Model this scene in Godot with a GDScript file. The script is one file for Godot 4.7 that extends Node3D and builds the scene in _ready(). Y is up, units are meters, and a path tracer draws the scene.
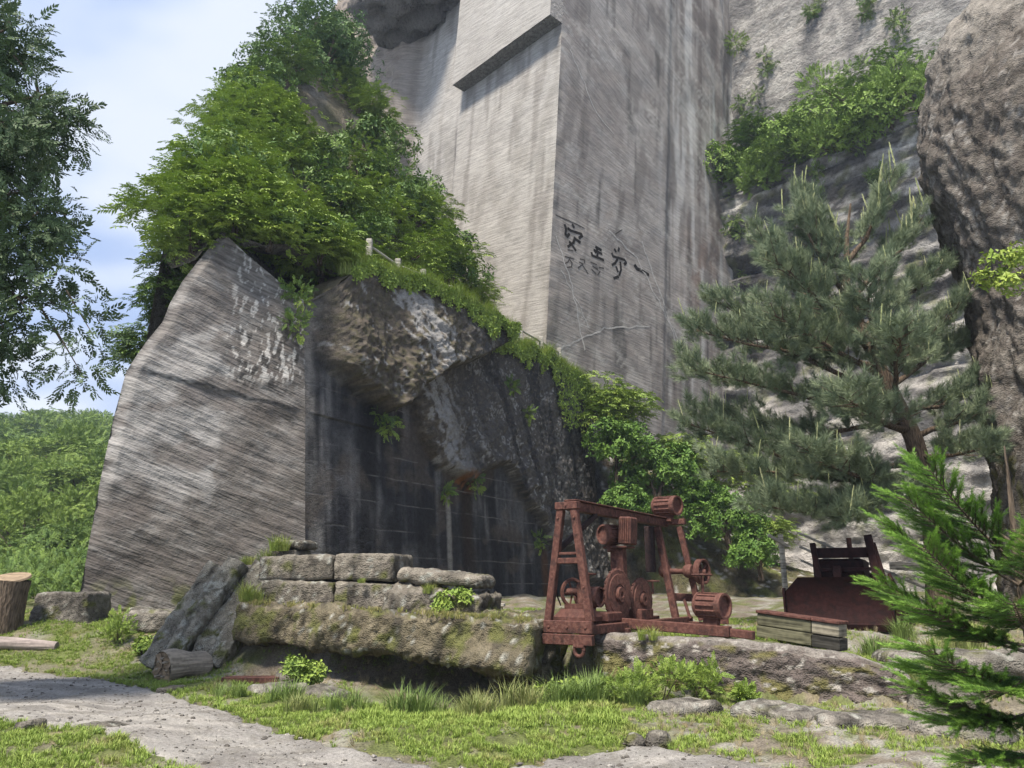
extends Node3D
# A disused stone quarry: sawn cliff faces, a heap of cut slabs, rusted sawing machinery, scrub and grass.

var rng := RandomNumberGenerator.new()
var nz := FastNoiseLite.new()      # fractal noise
var nq := FastNoiseLite.new()      # plain smooth noise
var M := {}
var T := {}
var taken := {}
var S := {}                        # leaf sprays and tufts shared by the plants
var t0 := 0

# ------------------------------------------------------------------ helpers
func numbered(called: String) -> String:
	if not taken.has(called):
		taken[called] = 0
		return called
	taken[called] += 1
	return "%s_%03d" % [called, taken[called]]

func tag(o: Node, label: String, category: String, group := "", kind := ""):
	if label: o.set_meta("label", label)
	if category: o.set_meta("category", category)
	if group: o.set_meta("group", group)
	if kind: o.set_meta("kind", kind)

func thing(called: String, label: String, category: String, at := Vector3.ZERO, group := "", turn := 0.0) -> Node3D:
	var o := Node3D.new()
	o.name = numbered(called)
	add_child(o)
	o.position = at
	o.rotation.y = turn
	tag(o, label, category, group)
	return o

func put(called: String, mesh: Mesh, m: Material, parent: Node) -> MeshInstance3D:
	var o := MeshInstance3D.new()
	o.name = called
	o.mesh = mesh
	o.material_override = m
	parent.add_child(o, true)
	return o

func solo(called: String, mesh: Mesh, m: Material, label: String, category: String, at := Vector3.ZERO, group := "") -> MeshInstance3D:
	var o := put(numbered(called), mesh, m, self)
	o.position = at
	tag(o, label, category, group)
	return o

func struct(called: String, mesh: Mesh, m: Material) -> MeshInstance3D:
	var o := put(numbered(called), mesh, m, self)
	o.set_meta("kind", "structure")
	return o

func ss(a: float, b: float, x: float) -> float:
	var k := clampf((x - a) / (b - a), 0.0, 1.0)
	return k * k * (3.0 - 2.0 * k)

func fb(x: float, y: float, z := 0.0) -> float:      # about -0.6 .. 0.6
	return nz.get_noise_3d(x, y, z)

func sm(x: float, y: float, z := 0.0) -> float:
	return nq.get_noise_3d(x, y, z)

func mixc(a: Color, b: Color, k: float) -> Color:
	return a.lerp(b, clampf(k, 0.0, 1.0))

func curve(pts: Array, x: float) -> float:           # piecewise linear through [x, y] pairs
	if x <= pts[0][0]: return pts[0][1]
	for i in range(1, pts.size()):
		if x <= pts[i][0]:
			var k: float = (x - pts[i - 1][0]) / (pts[i][0] - pts[i - 1][0])
			return lerpf(pts[i - 1][1], pts[i][1], k)
	return pts[pts.size() - 1][1]

# a grid whose points, colours and texture coordinates come from f(u, v)
func sheet(nu: int, nv: int, f: Callable) -> ArrayMesh:
	var w := nu + 1
	var n := w * (nv + 1)
	var p := PackedVector3Array(); p.resize(n)
	var nn := PackedVector3Array(); nn.resize(n)
	var c := PackedColorArray(); c.resize(n)
	var t := PackedVector2Array(); t.resize(n)
	var k := 0
	for j in nv + 1:
		for i in w:
			var r: Array = f.call(float(i) / nu, float(j) / nv)
			p[k] = r[0]; c[k] = r[1]; t[k] = r[2]
			k += 1
	var ix := PackedInt32Array(); ix.resize(nu * nv * 6)
	k = 0
	for j in nv + 1:
		for i in w:
			var a := p[j * w + mini(i + 1, nu)] - p[j * w + maxi(i - 1, 0)]
			var b := p[mini(j + 1, nv) * w + i] - p[maxi(j - 1, 0) * w + i]
			nn[j * w + i] = a.cross(b).normalized()
			if i < nu and j < nv:
				var q := j * w + i
				ix[k] = q; ix[k + 1] = q + w; ix[k + 2] = q + w + 1
				ix[k + 3] = q; ix[k + 4] = q + w + 1; ix[k + 5] = q + 1
				k += 6
	var arr := []
	arr.resize(Mesh.ARRAY_MAX)
	arr[Mesh.ARRAY_VERTEX] = p; arr[Mesh.ARRAY_NORMAL] = nn; arr[Mesh.ARRAY_COLOR] = c
	arr[Mesh.ARRAY_TEX_UV] = t; arr[Mesh.ARRAY_INDEX] = ix
	var me := ArrayMesh.new()
	me.add_surface_from_arrays(Mesh.PRIMITIVE_TRIANGLES, arr)
	return me

func begin() -> SurfaceTool:
	var st := SurfaceTool.new()
	st.begin(Mesh.PRIMITIVE_TRIANGLES)
	return st

func tri(st: SurfaceTool, a: Vector3, b: Vector3, c: Vector3, out: Vector3):
	var n := (c - a).cross(b - a)
	if n.dot(out) < 0.0:
		var k := b; b = c; c = k; n = -n
	n = n.normalized()
	for v in [a, b, c]:
		st.set_normal(n); st.add_vertex(v)

func ltri(st: SurfaceTool, a: Vector3, b: Vector3, c: Vector3, n: Vector3):
	if (c - a).cross(b - a).dot(n) < 0.0:
		var k := b; b = c; c = k
	for v in [a, b, c]:
		st.set_normal(n); st.add_vertex(v)

func quad(st: SurfaceTool, a: Vector3, b: Vector3, c: Vector3, d: Vector3, out: Vector3):
	tri(st, a, b, c, out)
	tri(st, a, c, d, out)

# box with chamfered edges
func bx(st: SurfaceTool, xf: Transform3D, size: Vector3, ch := 0.008):
	var h := size / 2.0
	ch = minf(ch, minf(h.x, minf(h.y, h.z)) * 0.6)
	var v := func(s: Array, a: int) -> Vector3:
		var r := Vector3.ZERO
		for i in 3: r[i] = s[i] * (h[i] - (0.0 if i == a else ch))
		return xf * r
	var o := func(d: Vector3) -> Vector3: return xf.basis * d
	for a in 3:
		var b := (a + 1) % 3
		var c := (a + 2) % 3
		for sg in [-1.0, 1.0]:
			var q := []
			for e in [[-1.0, -1.0], [1.0, -1.0], [1.0, 1.0], [-1.0, 1.0]]:
				var s := [0.0, 0.0, 0.0]
				s[a] = sg; s[b] = e[0]; s[c] = e[1]
				q.append(v.call(s, a))
			var d := Vector3.ZERO
			d[a] = sg
			quad(st, q[0], q[1], q[2], q[3], o.call(d))
			for sh in [-1.0, 1.0]:
				var s1 := [0.0, 0.0, 0.0]
				s1[a] = sg; s1[b] = sh; s1[c] = -1.0
				var s2 := s1.duplicate()
				s2[c] = 1.0
				d = Vector3.ZERO
				d[a] = sg; d[b] = sh
				quad(st, v.call(s1, a), v.call(s1, b), v.call(s2, b), v.call(s2, a), o.call(d))
	for x in [-1.0, 1.0]:
		for y in [-1.0, 1.0]:
			for z in [-1.0, 1.0]:
				tri(st, v.call([x, y, z], 0), v.call([x, y, z], 1), v.call([x, y, z], 2), o.call(Vector3(x, y, z)))

# square bar from p to q
func bar(st: SurfaceTool, p: Vector3, q: Vector3, w: float, h: float, up := Vector3.UP, ch := 0.008):
	var z := (q - p).normalized()
	var x := up.cross(z)
	if x.length() < 0.01: x = Vector3.RIGHT.cross(z)
	x = x.normalized()
	bx(st, Transform3D(Basis(x, z.cross(x), z), (p + q) / 2.0), Vector3(w, h, p.distance_to(q)), ch)

func frame_of(dir: Vector3) -> Basis:                # basis whose y is dir
	var y := dir.normalized()
	var x := y.cross(Vector3(0.31, 0.2, 0.93))
	if x.length() < 0.05: x = y.cross(Vector3.RIGHT)
	x = x.normalized()
	return Basis(x, y, x.cross(y))

# turned shape about the y axis of xf, profile of [radius, height]
func lathe(st: SurfaceTool, xf: Transform3D, prof: Array, n := 20):
	for k in prof.size() - 1:
		var a: Array = prof[k]
		var b: Array = prof[k + 1]
		var sl := Vector2(b[1] - a[1], a[0] - b[0])
		if sl.length() < 1e-6: continue
		sl = sl.normalized()
		for i in n:
			var g := TAU * i / n
			var h := TAU * (i + 1) / n
			var d0 := Vector3(cos(g), 0, sin(g))
			var d1 := Vector3(cos(h), 0, sin(h))
			var q := [d0 * a[0] + Vector3(0, a[1], 0), d1 * a[0] + Vector3(0, a[1], 0), d1 * b[0] + Vector3(0, b[1], 0), d0 * b[0] + Vector3(0, b[1], 0)]
			var nn := [d0 * sl.x + Vector3(0, sl.y, 0), d1 * sl.x + Vector3(0, sl.y, 0), d1 * sl.x + Vector3(0, sl.y, 0), d0 * sl.x + Vector3(0, sl.y, 0)]
			for e in [[0, 2, 1], [0, 3, 2]]:
				if (q[e[0]] as Vector3).distance_to(q[e[1]]) < 1e-6 or (q[e[1]] as Vector3).distance_to(q[e[2]]) < 1e-6: continue
				for m in ([e[0], e[2], e[1]]):
					st.set_normal((xf.basis * nn[m]).normalized())
					st.add_vertex(xf * (q[m] as Vector3))

func rod(st: SurfaceTool, p: Vector3, q: Vector3, r: float, n := 12):
	var l := p.distance_to(q)
	lathe(st, Transform3D(frame_of(q - p), p), [[0, 0], [r * 0.9, 0], [r, r * 0.12], [r, l - r * 0.12], [r * 0.9, l], [0, l]], n)

# tapering limb through points, radii given per point; vertex colours not used
func limb(st: SurfaceTool, pts: Array, rad: Array, n := 7):
	var rings := []
	for i in pts.size():
		var d: Vector3 = pts[mini(i + 1, pts.size() - 1)] - pts[maxi(i - 1, 0)]
		var b := frame_of(d)
		var ring := []
		for k in n:
			var a := TAU * k / n
			ring.append([pts[i] + (b.x * cos(a) + b.z * sin(a)) * rad[i], b.x * cos(a) + b.z * sin(a)])
		rings.append(ring)
	for i in pts.size() - 1:
		for k in n:
			var m := (k + 1) % n
			for v in [rings[i][k], rings[i + 1][m], rings[i][m], rings[i][k], rings[i + 1][k], rings[i + 1][m]] if (rings[i + 1][m][0] - rings[i][k][0]).cross(rings[i][m][0] - rings[i][k][0]).dot(rings[i][m][1]) < 0.0 else [rings[i][k], rings[i][m], rings[i + 1][m], rings[i][k], rings[i + 1][m], rings[i + 1][k]]:
				st.set_normal(v[1]); st.add_vertex(v[0])

# a weathered block: rounded box, displaced by noise, coloured by f(position, normal)
func rock(size: Vector3, r: float, n: Vector3i, amp: float, seed_at: float, f: Callable, shape = null) -> ArrayMesh:
	var h := size / 2.0
	r = minf(r, minf(h.x, minf(h.y, h.z)))
	var st := begin()
	st.set_smooth_group(0)
	var off := Vector3(seed_at * 13.7, seed_at * 7.1, seed_at * 3.3)
	for a in 3:
		var b := (a + 1) % 3
		var c := (a + 2) % 3
		for sg in [-1.0, 1.0]:
			var grid := []
			for j in n[c] + 1:
				for i in n[b] + 1:
					var p := Vector3.ZERO
					p[a] = sg * h[a]
					p[b] = (2.0 * i / n[b] - 1.0) * h[b]
					p[c] = (2.0 * j / n[c] - 1.0) * h[c]
					var inner := Vector3(clampf(p.x, -h.x + r, h.x - r), clampf(p.y, -h.y + r, h.y - r), clampf(p.z, -h.z + r, h.z - r))
					var d := (p - inner).normalized()
					var q := inner + d * r
					var s := q + off
					q += d * amp * (nz.get_noise_3dv(s * 0.5) * 1.1 + nz.get_noise_3dv(s * 2.6) * 0.7 + nz.get_noise_3dv(s * 8.0) * 0.35)
					if shape != null: q = shape.call(q)
					grid.append([q, f.call(q, d)])
			var w := n[b] + 1
			for j in n[c]:
				for i in n[b]:
					var q0 := j * w + i
					var t1 := [q0, q0 + w, q0 + w + 1]
					var t2 := [q0, q0 + w + 1, q0 + 1]
					if sg < 0:
						t1 = [q0, q0 + w + 1, q0 + w]
						t2 = [q0, q0 + 1, q0 + w + 1]
					for t in [t1, t2]:
						for m in t:
							st.set_color(grid[m][1]); st.add_vertex(grid[m][0])
	st.index()
	st.generate_normals()
	return st.commit()

# a block whose front top edge runs from a to b, going down by h and back by dep
func block_frame(a: Vector3, b: Vector3, h: float, dep: float) -> Transform3D:
	var x := (b - a).normalized()
	var z := x.cross(Vector3.UP).normalized()
	var y := z.cross(x)
	return Transform3D(Basis(x, y, z), (a + b) / 2.0 - y * h / 2.0 - z * dep / 2.0)

# ------------------------------------------------------------------ textures and materials
func tex_from(w: int, h: int, f: Callable, srgb := true) -> ImageTexture:
	var data := PackedByteArray()
	data.resize(w * h)
	for y in h:
		for x in w:
			var v := clampf(f.call(x, y), 0.0, 1.0)
			if srgb: v = pow(v, 1.0 / 2.2)
			data[y * w + x] = int(v * 255.0)
	var im := Image.create_from_data(w, h, false, Image.FORMAT_L8, data)
	im.generate_mipmaps()
	return ImageTexture.create_from_image(im)

func noise_bytes(sd: int, freq: float, w: int, h: int, oct := 5, to := Vector2i.ZERO, type := FastNoiseLite.TYPE_SIMPLEX_SMOOTH) -> PackedByteArray:
	var q := FastNoiseLite.new()
	q.noise_type = type
	q.seed = sd; q.frequency = freq
	q.fractal_type = FastNoiseLite.FRACTAL_FBM; q.fractal_octaves = oct
	var im := q.get_seamless_image(w, h)
	if to != Vector2i.ZERO: im.resize(to.x, to.y, Image.INTERPOLATE_CUBIC)
	im.convert(Image.FORMAT_L8)
	return im.get_data()

func make_textures():
	var z := Vector2i(512, 512)
	var s1 := noise_bytes(11, 0.06, 60, 512, 5, z)       # long strokes
	var s2 := noise_bytes(12, 0.05, 36, 512, 2, z)
	var fine := noise_bytes(13, 0.09, 512, 512, 4)
	var mid := noise_bytes(14, 0.02, 512, 512, 5)
	var big := noise_bytes(15, 0.008, 512, 512, 3)
	var cell := noise_bytes(16, 0.035, 512, 512, 2, Vector2i.ZERO, FastNoiseLite.TYPE_CELLULAR)
	var b := func(a: PackedByteArray, x: int, y: int) -> float: return a[y * 512 + x] / 255.0
	T.stroke = tex_from(512, 512, func(x, y):
		var v: float = 0.66 * b.call(s1, x, y) + 0.12 * b.call(mid, x, y) + 0.22 * b.call(fine, x, y)
		var cut: float = 1.0 - clampf(absf(b.call(s2, x, y) - 0.5) * 22.0, 0.0, 1.0)
		return 0.80 + (v - 0.5) * 1.1 - 0.16 * cut)
	T.stroke_soft = tex_from(512, 512, func(x, y):
		var v: float = 0.5 * b.call(s1, x, y) + 0.2 * b.call(mid, x, y) + 0.3 * b.call(fine, x, y)
		var cut: float = 1.0 - clampf(absf(b.call(s2, x, y) - 0.5) * 30.0, 0.0, 1.0)
		return 0.82 + (v - 0.5) * 0.75 - 0.1 * cut)
	T.stroke_h = tex_from(512, 512, func(x, y): return 0.55 + (0.55 * b.call(s1, x, y) + 0.15 * b.call(mid, x, y) + 0.3 * b.call(fine, x, y) - 0.5) * 1.3 - 0.25 * (1.0 - clampf(absf(b.call(s2, x, y) - 0.5) * 22.0, 0.0, 1.0)), false)
	T.grain = tex_from(512, 512, func(x, y): return 0.78 + (b.call(mid, x, y) - 0.5) * 0.7 + (b.call(fine, x, y) - 0.5) * 0.9)
	T.grain_h = tex_from(512, 512, func(x, y): return 0.5 + (b.call(mid, x, y) - 0.5) * 0.8 + (b.call(fine, x, y) - 0.5) * 0.6 + (b.call(cell, x, y) - 0.5) * 0.25, false)
	T.soil = tex_from(512, 512, func(x, y): return 0.75 + (b.call(fine, x, y) - 0.5) * 1.0 + (b.call(mid, x, y) - 0.5) * 0.5)
	var bark := noise_bytes(17, 0.04, 512, 96, 4, z)
	T.bark = tex_from(512, 512, func(x, y): return 0.7 + (b.call(bark, x, y) - 0.5) * 1.3)
	T.bark_h = tex_from(512, 512, func(x, y): return 0.5 + (b.call(bark, x, y) - 0.5) * 1.5, false)
	# rust: colour patches
	var im := Image.create(512, 512, false, Image.FORMAT_RGB8)
	for y in 512:
		for x in 512:
			var a: float = b.call(mid, x, y)
			var f: float = b.call(fine, x, y)
			var g: float = b.call(big, x, y)
			var c := Color(0.11, 0.044, 0.036).lerp(Color(0.17, 0.078, 0.06), clampf((a - 0.42) * 3.5, 0, 1))
			c = c.lerp(Color(0.055, 0.027, 0.024), clampf((0.44 - g) * 4.0 + (f - 0.5) * 1.3, 0, 0.9))
			c = c.lerp(Color(0.23, 0.115, 0.08), clampf((f - 0.62) * 3.0, 0, 0.7))
			im.set_pixel(x, y, c.linear_to_srgb())
	im.generate_mipmaps()
	T.rust = ImageTexture.create_from_image(im)
	var wd := noise_bytes(18, 0.03, 32, 512, 4, z)
	T.wood = tex_from(512, 512, func(x, y): return 0.75 + (b.call(wd, x, y) - 0.5) * 0.9 + (b.call(mid, x, y) - 0.5) * 0.35)
	T.wood_h = tex_from(512, 512, func(x, y): return b.call(wd, x, y), false)

func mat(tex: Texture2D, scale: float, rough := 0.9, bump: Texture2D = null, depth := 1.0, tri_world := 1, color := Color.WHITE, vcol := true) -> StandardMaterial3D:
	var m := StandardMaterial3D.new()
	m.albedo_color = color.linear_to_srgb()
	m.albedo_texture = tex
	m.roughness = rough
	m.metallic_specular = 0.3
	m.vertex_color_use_as_albedo = vcol
	if tri_world > 0:
		m.uv1_triplanar = true
		m.uv1_world_triplanar = tri_world == 1
	m.uv1_scale = Vector3.ONE * scale
	if bump:
		m.heightmap_enabled = true
		m.heightmap_texture = bump
		m.heightmap_scale = depth
	return m

func leaf_mat(rough := 0.55, back := 0.35) -> StandardMaterial3D:
	var m := StandardMaterial3D.new()
	m.vertex_color_use_as_albedo = true
	m.roughness = rough
	m.metallic_specular = 0.35
	m.cull_mode = BaseMaterial3D.CULL_DISABLED
	m.backlight_enabled = true
	m.backlight = Color(back, back, back * 0.5)
	return m

func make_materials():
	M.sawn = mat(T.stroke, 1.0, 0.92, T.stroke_h, 2.6, 0)             # uv in tiles: tool marks along u
	M.sawn_soft = mat(T.stroke_soft, 1.0, 0.92, T.stroke_h, 1.6, 0)
	M.cliff = mat(T.grain, 0.3, 0.95, T.grain_h, 12.0)
	M.wet = mat(T.grain, 0.4, 0.75, T.grain_h, 3.0)
	M.stone = mat(T.grain, 0.7, 0.95, T.grain_h, 5.0)
	M.soil = mat(T.soil, 0.6, 0.97, T.grain_h, 3.0)
	M.gravel = mat(T.soil, 1.4, 0.95, T.soil, 1.2)
	M.rust = mat(T.rust, 1.1, 0.8, T.grain_h, 0.5, 2, Color(0.74, 0.78, 0.8), false)
	M.rust_pale = mat(T.rust, 1.4, 0.8, T.grain_h, 0.5, 2, Color(0.9, 0.98, 1.0), false)
	M.rust_shaded = mat(T.rust, 0.9, 0.75, T.grain_h, 0.4, 2, Color(0.13, 0.075, 0.09), false)  # dark maroon rust, with the pine's shade also put into the colour
	M.black_iron = mat(T.rust, 1.2, 0.7, T.grain_h, 0.3, 2, Color(0.2, 0.28, 0.35), false)
	M.bark = mat(T.bark, 0.8, 0.95, T.bark_h, 3.0, 2, Color(0.16, 0.125, 0.095), false)
	M.pine_bark = mat(T.bark, 1.0, 0.95, T.bark_h, 3.0, 2, Color(0.17, 0.125, 0.09), false)
	M.log = mat(T.wood, 0.9, 0.95, T.wood_h, 1.5, 2, Color(0.36, 0.31, 0.25), false)
	M.log_end = mat(T.wood, 0.5, 0.95, T.grain_h, 1.0, 2, Color(0.34, 0.26, 0.18), false)
	M.timber_green = mat(T.wood, 0.7, 0.95, T.wood_h, 1.0, 2, Color(0.15, 0.145, 0.095), false)
	M.timber_pale = mat(T.wood, 0.7, 0.95, T.wood_h, 1.0, 2, Color(0.29, 0.265, 0.205), false)
	M.timber_black = mat(T.wood, 0.7, 0.95, T.wood_h, 1.0, 2, Color(0.05, 0.048, 0.042), false)
	M.grey_wood = mat(T.wood, 0.9, 0.95, T.wood_h, 1.0, 2, Color(0.42, 0.4, 0.36), false)
	M.carved = mat(T.grain, 1.0, 0.95, null, 1.0, 1, Color(0.02, 0.018, 0.017), false)
	M.scratch = mat(T.grain, 1.0, 0.95, null, 1.0, 1, Color(0.075, 0.068, 0.064), false)
	M.leaf = leaf_mat()
	M.needle = leaf_mat(0.6, 0.3)
	M.grass = leaf_mat(0.6, 0.4)

# ------------------------------------------------------------------ leaves
func leaf(st: SurfaceTool, at: Vector3, dir: Vector3, up: Vector3, l: float, w: float, sag := 0.15, tint := Color.WHITE):
	var y := dir.normalized()
	var x := y.cross(up).normalized()
	var z := x.cross(y)
	var a := at
	var m := at + y * l * 0.45 - z * l * sag * 0.3
	var e := at + y * l - z * l * sag
	var p := at + y * l * 0.42 + x * w * 0.5 + z * w * 0.16
	var q := at + y * l * 0.42 - x * w * 0.5 + z * w * 0.16
	st.set_color(tint)
	for t in [[a, p, m], [m, p, e], [a, m, q], [q, m, e]]:
		var n: Vector3 = (t[2] - t[0]).cross(t[1] - t[0]).normalized()
		if n.dot(z) < 0.0: n = -n
		ltri(st, t[0], t[1], t[2], n)

# a twig with n leaves, twig along +y, about 1 m long: scaled when placed
func spray(n: int, ll: float, lw: float, wide: float, sd: int, pair := false) -> ArrayMesh:
	var r := RandomNumberGenerator.new()
	r.seed = sd
	var st := begin()
	for i in n:
		var k := (i + 0.5) / n
		var side := -1.0 if i % 2 else 1.0
		var a := Vector3(0, k * 0.9, -0.22 * k * k)
		var d := Vector3(side * wide * r.randf_range(0.7, 1.2), 0.6 + 0.5 * k, r.randf_range(-0.35, 0.25))
		if i == n - 1: d = Vector3(0, 1, -0.3)
		var up := Vector3(r.randf_range(-0.35, 0.35), 0.2, 1.0)
		leaf(st, a, d, up, ll * r.randf_range(0.75, 1.15), lw * r.randf_range(0.8, 1.15), r.randf_range(0.0, 0.35), Color.WHITE.darkened(r.randf() * 0.22))
		if pair: leaf(st, a, Vector3(-d.x, d.y, d.z + r.randf_range(-0.2, 0.2)), up, ll * r.randf_range(0.75, 1.1), lw, r.randf_range(0.0, 0.3), Color.WHITE.darkened(r.randf() * 0.2))
	return st.commit()

func whorl(n: int, ll: float, lw: float, sd: int) -> ArrayMesh:     # rosette of leaves on short stalks
	var r := RandomNumberGenerator.new()
	r.seed = sd
	var st := begin()
	for i in n:
		var a := TAU * i / n + r.randf_range(-0.3, 0.3)
		var up := r.randf_range(-0.2, 0.9)
		var d := Vector3(cos(a), up, sin(a))
		var s := Vector3(cos(a), 0.4, sin(a)) * r.randf_range(0.02, 0.3) + Vector3(0, r.randf_range(0.0, 0.35), 0)
		leaf(st, s, d, Vector3(0, 1, 0), ll * r.randf_range(0.7, 1.15), lw * r.randf_range(0.8, 1.2), r.randf_range(0.1, 0.4), Color.WHITE.darkened(r.randf() * 0.22))
	return st.commit()

func tuft(n: int, h: float, w: float, lean: float, sd: int) -> ArrayMesh:
	var r := RandomNumberGenerator.new()
	r.seed = sd
	var st := begin()
	for i in n:
		var a := r.randf() * TAU
		var d := Vector3(cos(a), 0, sin(a))
		var x := Vector3(-sin(a), 0, cos(a))
		var base := d * r.randf() * h * 0.25
		var hh := h * r.randf_range(0.55, 1.1)
		var ln := lean * r.randf_range(0.2, 1.2)
		var p1 := base + Vector3(0, hh * 0.55, 0) + d * hh * ln * 0.3
		var p2 := base + Vector3(0, hh * (1.0 - 0.3 * ln), 0) + d * hh * ln
		var c := Color.WHITE.darkened(r.randf() * 0.3)
		st.set_color(c)
		var n1 := (p1 - base).cross(x).normalized()
		if n1.y < 0.0: n1 = -n1
		var n2 := (p2 - p1).cross(x).normalized()
		if n2.dot(n1) < 0.0: n2 = -n2
		ltri(st, base - x * w, base + x * w, p1 + x * w * 0.8, n1)
		ltri(st, base - x * w, p1 + x * w * 0.8, p1 - x * w * 0.8, n1)
		ltri(st, p1 - x * w * 0.8, p1 + x * w * 0.8, p2, n2)
	return st.commit()

func needle_tuft(n: int, ll: float, w: float, open: float, sd: int, shaft := 1.0) -> ArrayMesh:
	var r := RandomNumberGenerator.new()
	r.seed = sd
	var st := begin()
	for i in n:
		var k := r.randf()
		var a := r.randf() * TAU
		var o := open * r.randf_range(0.6, 1.2) * (1.15 - 0.6 * k)
		var d := Vector3(cos(a) * o, 1.0, sin(a) * o).normalized()
		var b := Vector3(0, k * shaft, 0)
		var x := d.cross(Vector3(sin(a * 3.0), 0.2, cos(a * 5.0))).normalized()
		st.set_color(Color.WHITE.darkened(r.randf() * 0.35))
		var nn := x.cross(d).normalized()
		var l := ll * r.randf_range(0.75, 1.1)
		ltri(st, b - x * w, b + x * w, b + d * l, nn)
	return st.commit()

func make_sprays():
	S.fine = [spray(11, 0.34, 0.15, 0.9, 1), spray(13, 0.30, 0.13, 1.0, 2), spray(10, 0.36, 0.16, 0.8, 3)]
	S.pinnate = [spray(8, 0.34, 0.11, 1.3, 4, true), spray(9, 0.3, 0.1, 1.4, 5, true)]
	S.round = [whorl(7, 0.55, 0.36, 6), whorl(8, 0.5, 0.34, 7), whorl(6, 0.6, 0.38, 8)]
	S.long = [whorl(7, 0.85, 0.24, 9), whorl(8, 0.8, 0.2, 10)]
	S.fern = [spray(15, 0.26, 0.07, 1.6, 21, true), spray(17, 0.22, 0.06, 1.7, 22, true)]
	S.lawn = [tuft(10, 1.0, 0.035, 0.55, 31), tuft(9, 0.8, 0.04, 0.7, 32), tuft(12, 1.1, 0.03, 0.45, 33)]
	S.sedge = [tuft(46, 1.0, 0.011, 0.65, 34), tuft(40, 1.0, 0.012, 0.8, 35)]
	S.weed = [whorl(9, 0.6, 0.3, 36), whorl(7, 0.7, 0.26, 37)]
	S.pine = [needle_tuft(80, 0.62, 0.014, 1.15, 41, 0.7), needle_tuft(76, 0.58, 0.014, 1.4, 42, 0.6)]
	S.candle = needle_tuft(60, 0.2, 0.03, 0.22, 43)
	S.cedar = [needle_tuft(84, 0.24, 0.011, 1.0, 44), needle_tuft(92, 0.21, 0.01, 0.9, 45)]

# instances of a few spray meshes, collected then written as MultiMeshes
class Heap:
	var t := []
	var c := []
	func add(x: Transform3D, col: Color):
		t.append(x)
		c.append(col)

func spread(h: Heap, called: String, meshes: Array, m: Material, parent: Node) -> Array:
	var made := []
	var n := meshes.size()
	for k in n:
		var count := 0
		for i in h.t.size():
			if i % n == k: count += 1
		if count == 0: continue
		var mm := MultiMesh.new()
		mm.transform_format = MultiMesh.TRANSFORM_3D
		mm.use_colors = true
		mm.instance_count = count
		mm.mesh = meshes[k]
		var at := 0
		for i in h.t.size():
			if i % n != k: continue
			mm.set_instance_transform(at, h.t[i])
			mm.set_instance_color(at, h.c[i])
			at += 1
		var o := MultiMeshInstance3D.new()
		o.name = called
		o.multimesh = mm
		o.material_override = m
		parent.add_child(o, true)
		made.append(o)
	return made

func ball() -> Vector3:
	var z := rng.randf_range(-1, 1)
	var a := rng.randf() * TAU
	var r := sqrt(1.0 - z * z)
	return Vector3(r * cos(a), z, r * sin(a))

# sprays in the outer part of an ellipsoid; gaps where the noise is low
func blob(h: Heap, c: Vector3, r: Vector3, n: int, s0: float, s1: float, ca: Color, cb: Color, up := 0.4, gap := -0.12, low := 0.45, bottom := -0.75):
	for k in n:
		var d := ball()
		if d.y < bottom: continue
		var p := c + d * r * lerpf(low, 1.0, sqrt(rng.randf()))
		if sm(p.x * 0.9, p.y * 0.9, p.z * 0.9) < gap: continue
		var axis := (d + Vector3(0, up, 0) + ball() * 0.55).normalized()
		var b := frame_of(axis).rotated(axis, rng.randf() * TAU)
		var s := rng.randf_range(s0, s1)
		h.add(Transform3D(b.scaled(Vector3.ONE * s), p), mixc(ca, cb, rng.randf()))

# flat sprays: y of the spray runs outward, its face looks up
func tier(h: Heap, c: Vector3, rad: float, thick: float, n: int, s0: float, s1: float, ca: Color, cb: Color):
	for k in n:
		var a := rng.randf() * TAU
		var q := sqrt(rng.randf())
		var d := Vector3(cos(a), 0, sin(a))
		var p := c + d * rad * q + Vector3(0, thick * (rng.randf_range(-0.5, 0.5) - q * q * 0.9), 0)
		if sm(p.x * 1.3, p.y * 1.3, p.z * 1.3) < -0.22: continue
		var y := (d.rotated(Vector3.UP, rng.randf_range(-0.9, 0.9)) + Vector3(0, rng.randf_range(-0.35, 0.3), 0)).normalized()
		var x := y.cross(Vector3.UP).normalized()
		var b := Basis(x, y, x.cross(y)).rotated(y, rng.randf_range(-0.5, 0.5))
		h.add(Transform3D(b.scaled(Vector3.ONE * rng.randf_range(s0, s1)), p), mixc(ca, cb, rng.randf()))

# a shrub: stems and a crown of several clumps
func shrub(called: String, label: String, group: String, at: Vector3, r: Vector3, n: int, meshes: Array, s: float, ca: Color, cb: Color, clumps := 6, layered := false, cat := "shrub", tilt := Vector3.ZERO) -> Node3D:
	var o := thing(called, label, cat, at, group)
	var st := begin()
	var h := Heap.new()
	var mid := Vector3(0, r.y * 0.75, 0) + tilt
	for k in clumps:
		var d := ball()
		d.y = absf(d.y) * 0.9 - 0.25
		var c := mid + d * r * 0.62
		var cr := r * rng.randf_range(0.38, 0.6)
		limb(st, [Vector3(rng.randf_range(-0.1, 0.1), -0.15, rng.randf_range(-0.1, 0.1)), mid * 0.45 + c * 0.15 + ball() * 0.1, c * 0.95], [0.045 * r.y, 0.03 * r.y, 0.008 * r.y], 5)
		if layered:
			for e in 3: tier(h, c + Vector3(0, cr.y * (e - 1) * 0.55, 0) + ball() * 0.25, (cr.x + cr.z) * 0.55, 0.3 * r.y, n / (clumps * 3), s * 0.7, s * 1.2, ca, cb)
		else:
			blob(h, c, cr, n / clumps, s * 0.7, s * 1.2, ca, cb)
	put("stem", st.commit(), M.bark, o)
	spread(h, "crown", meshes, M.leaf, o)
	return o

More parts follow.
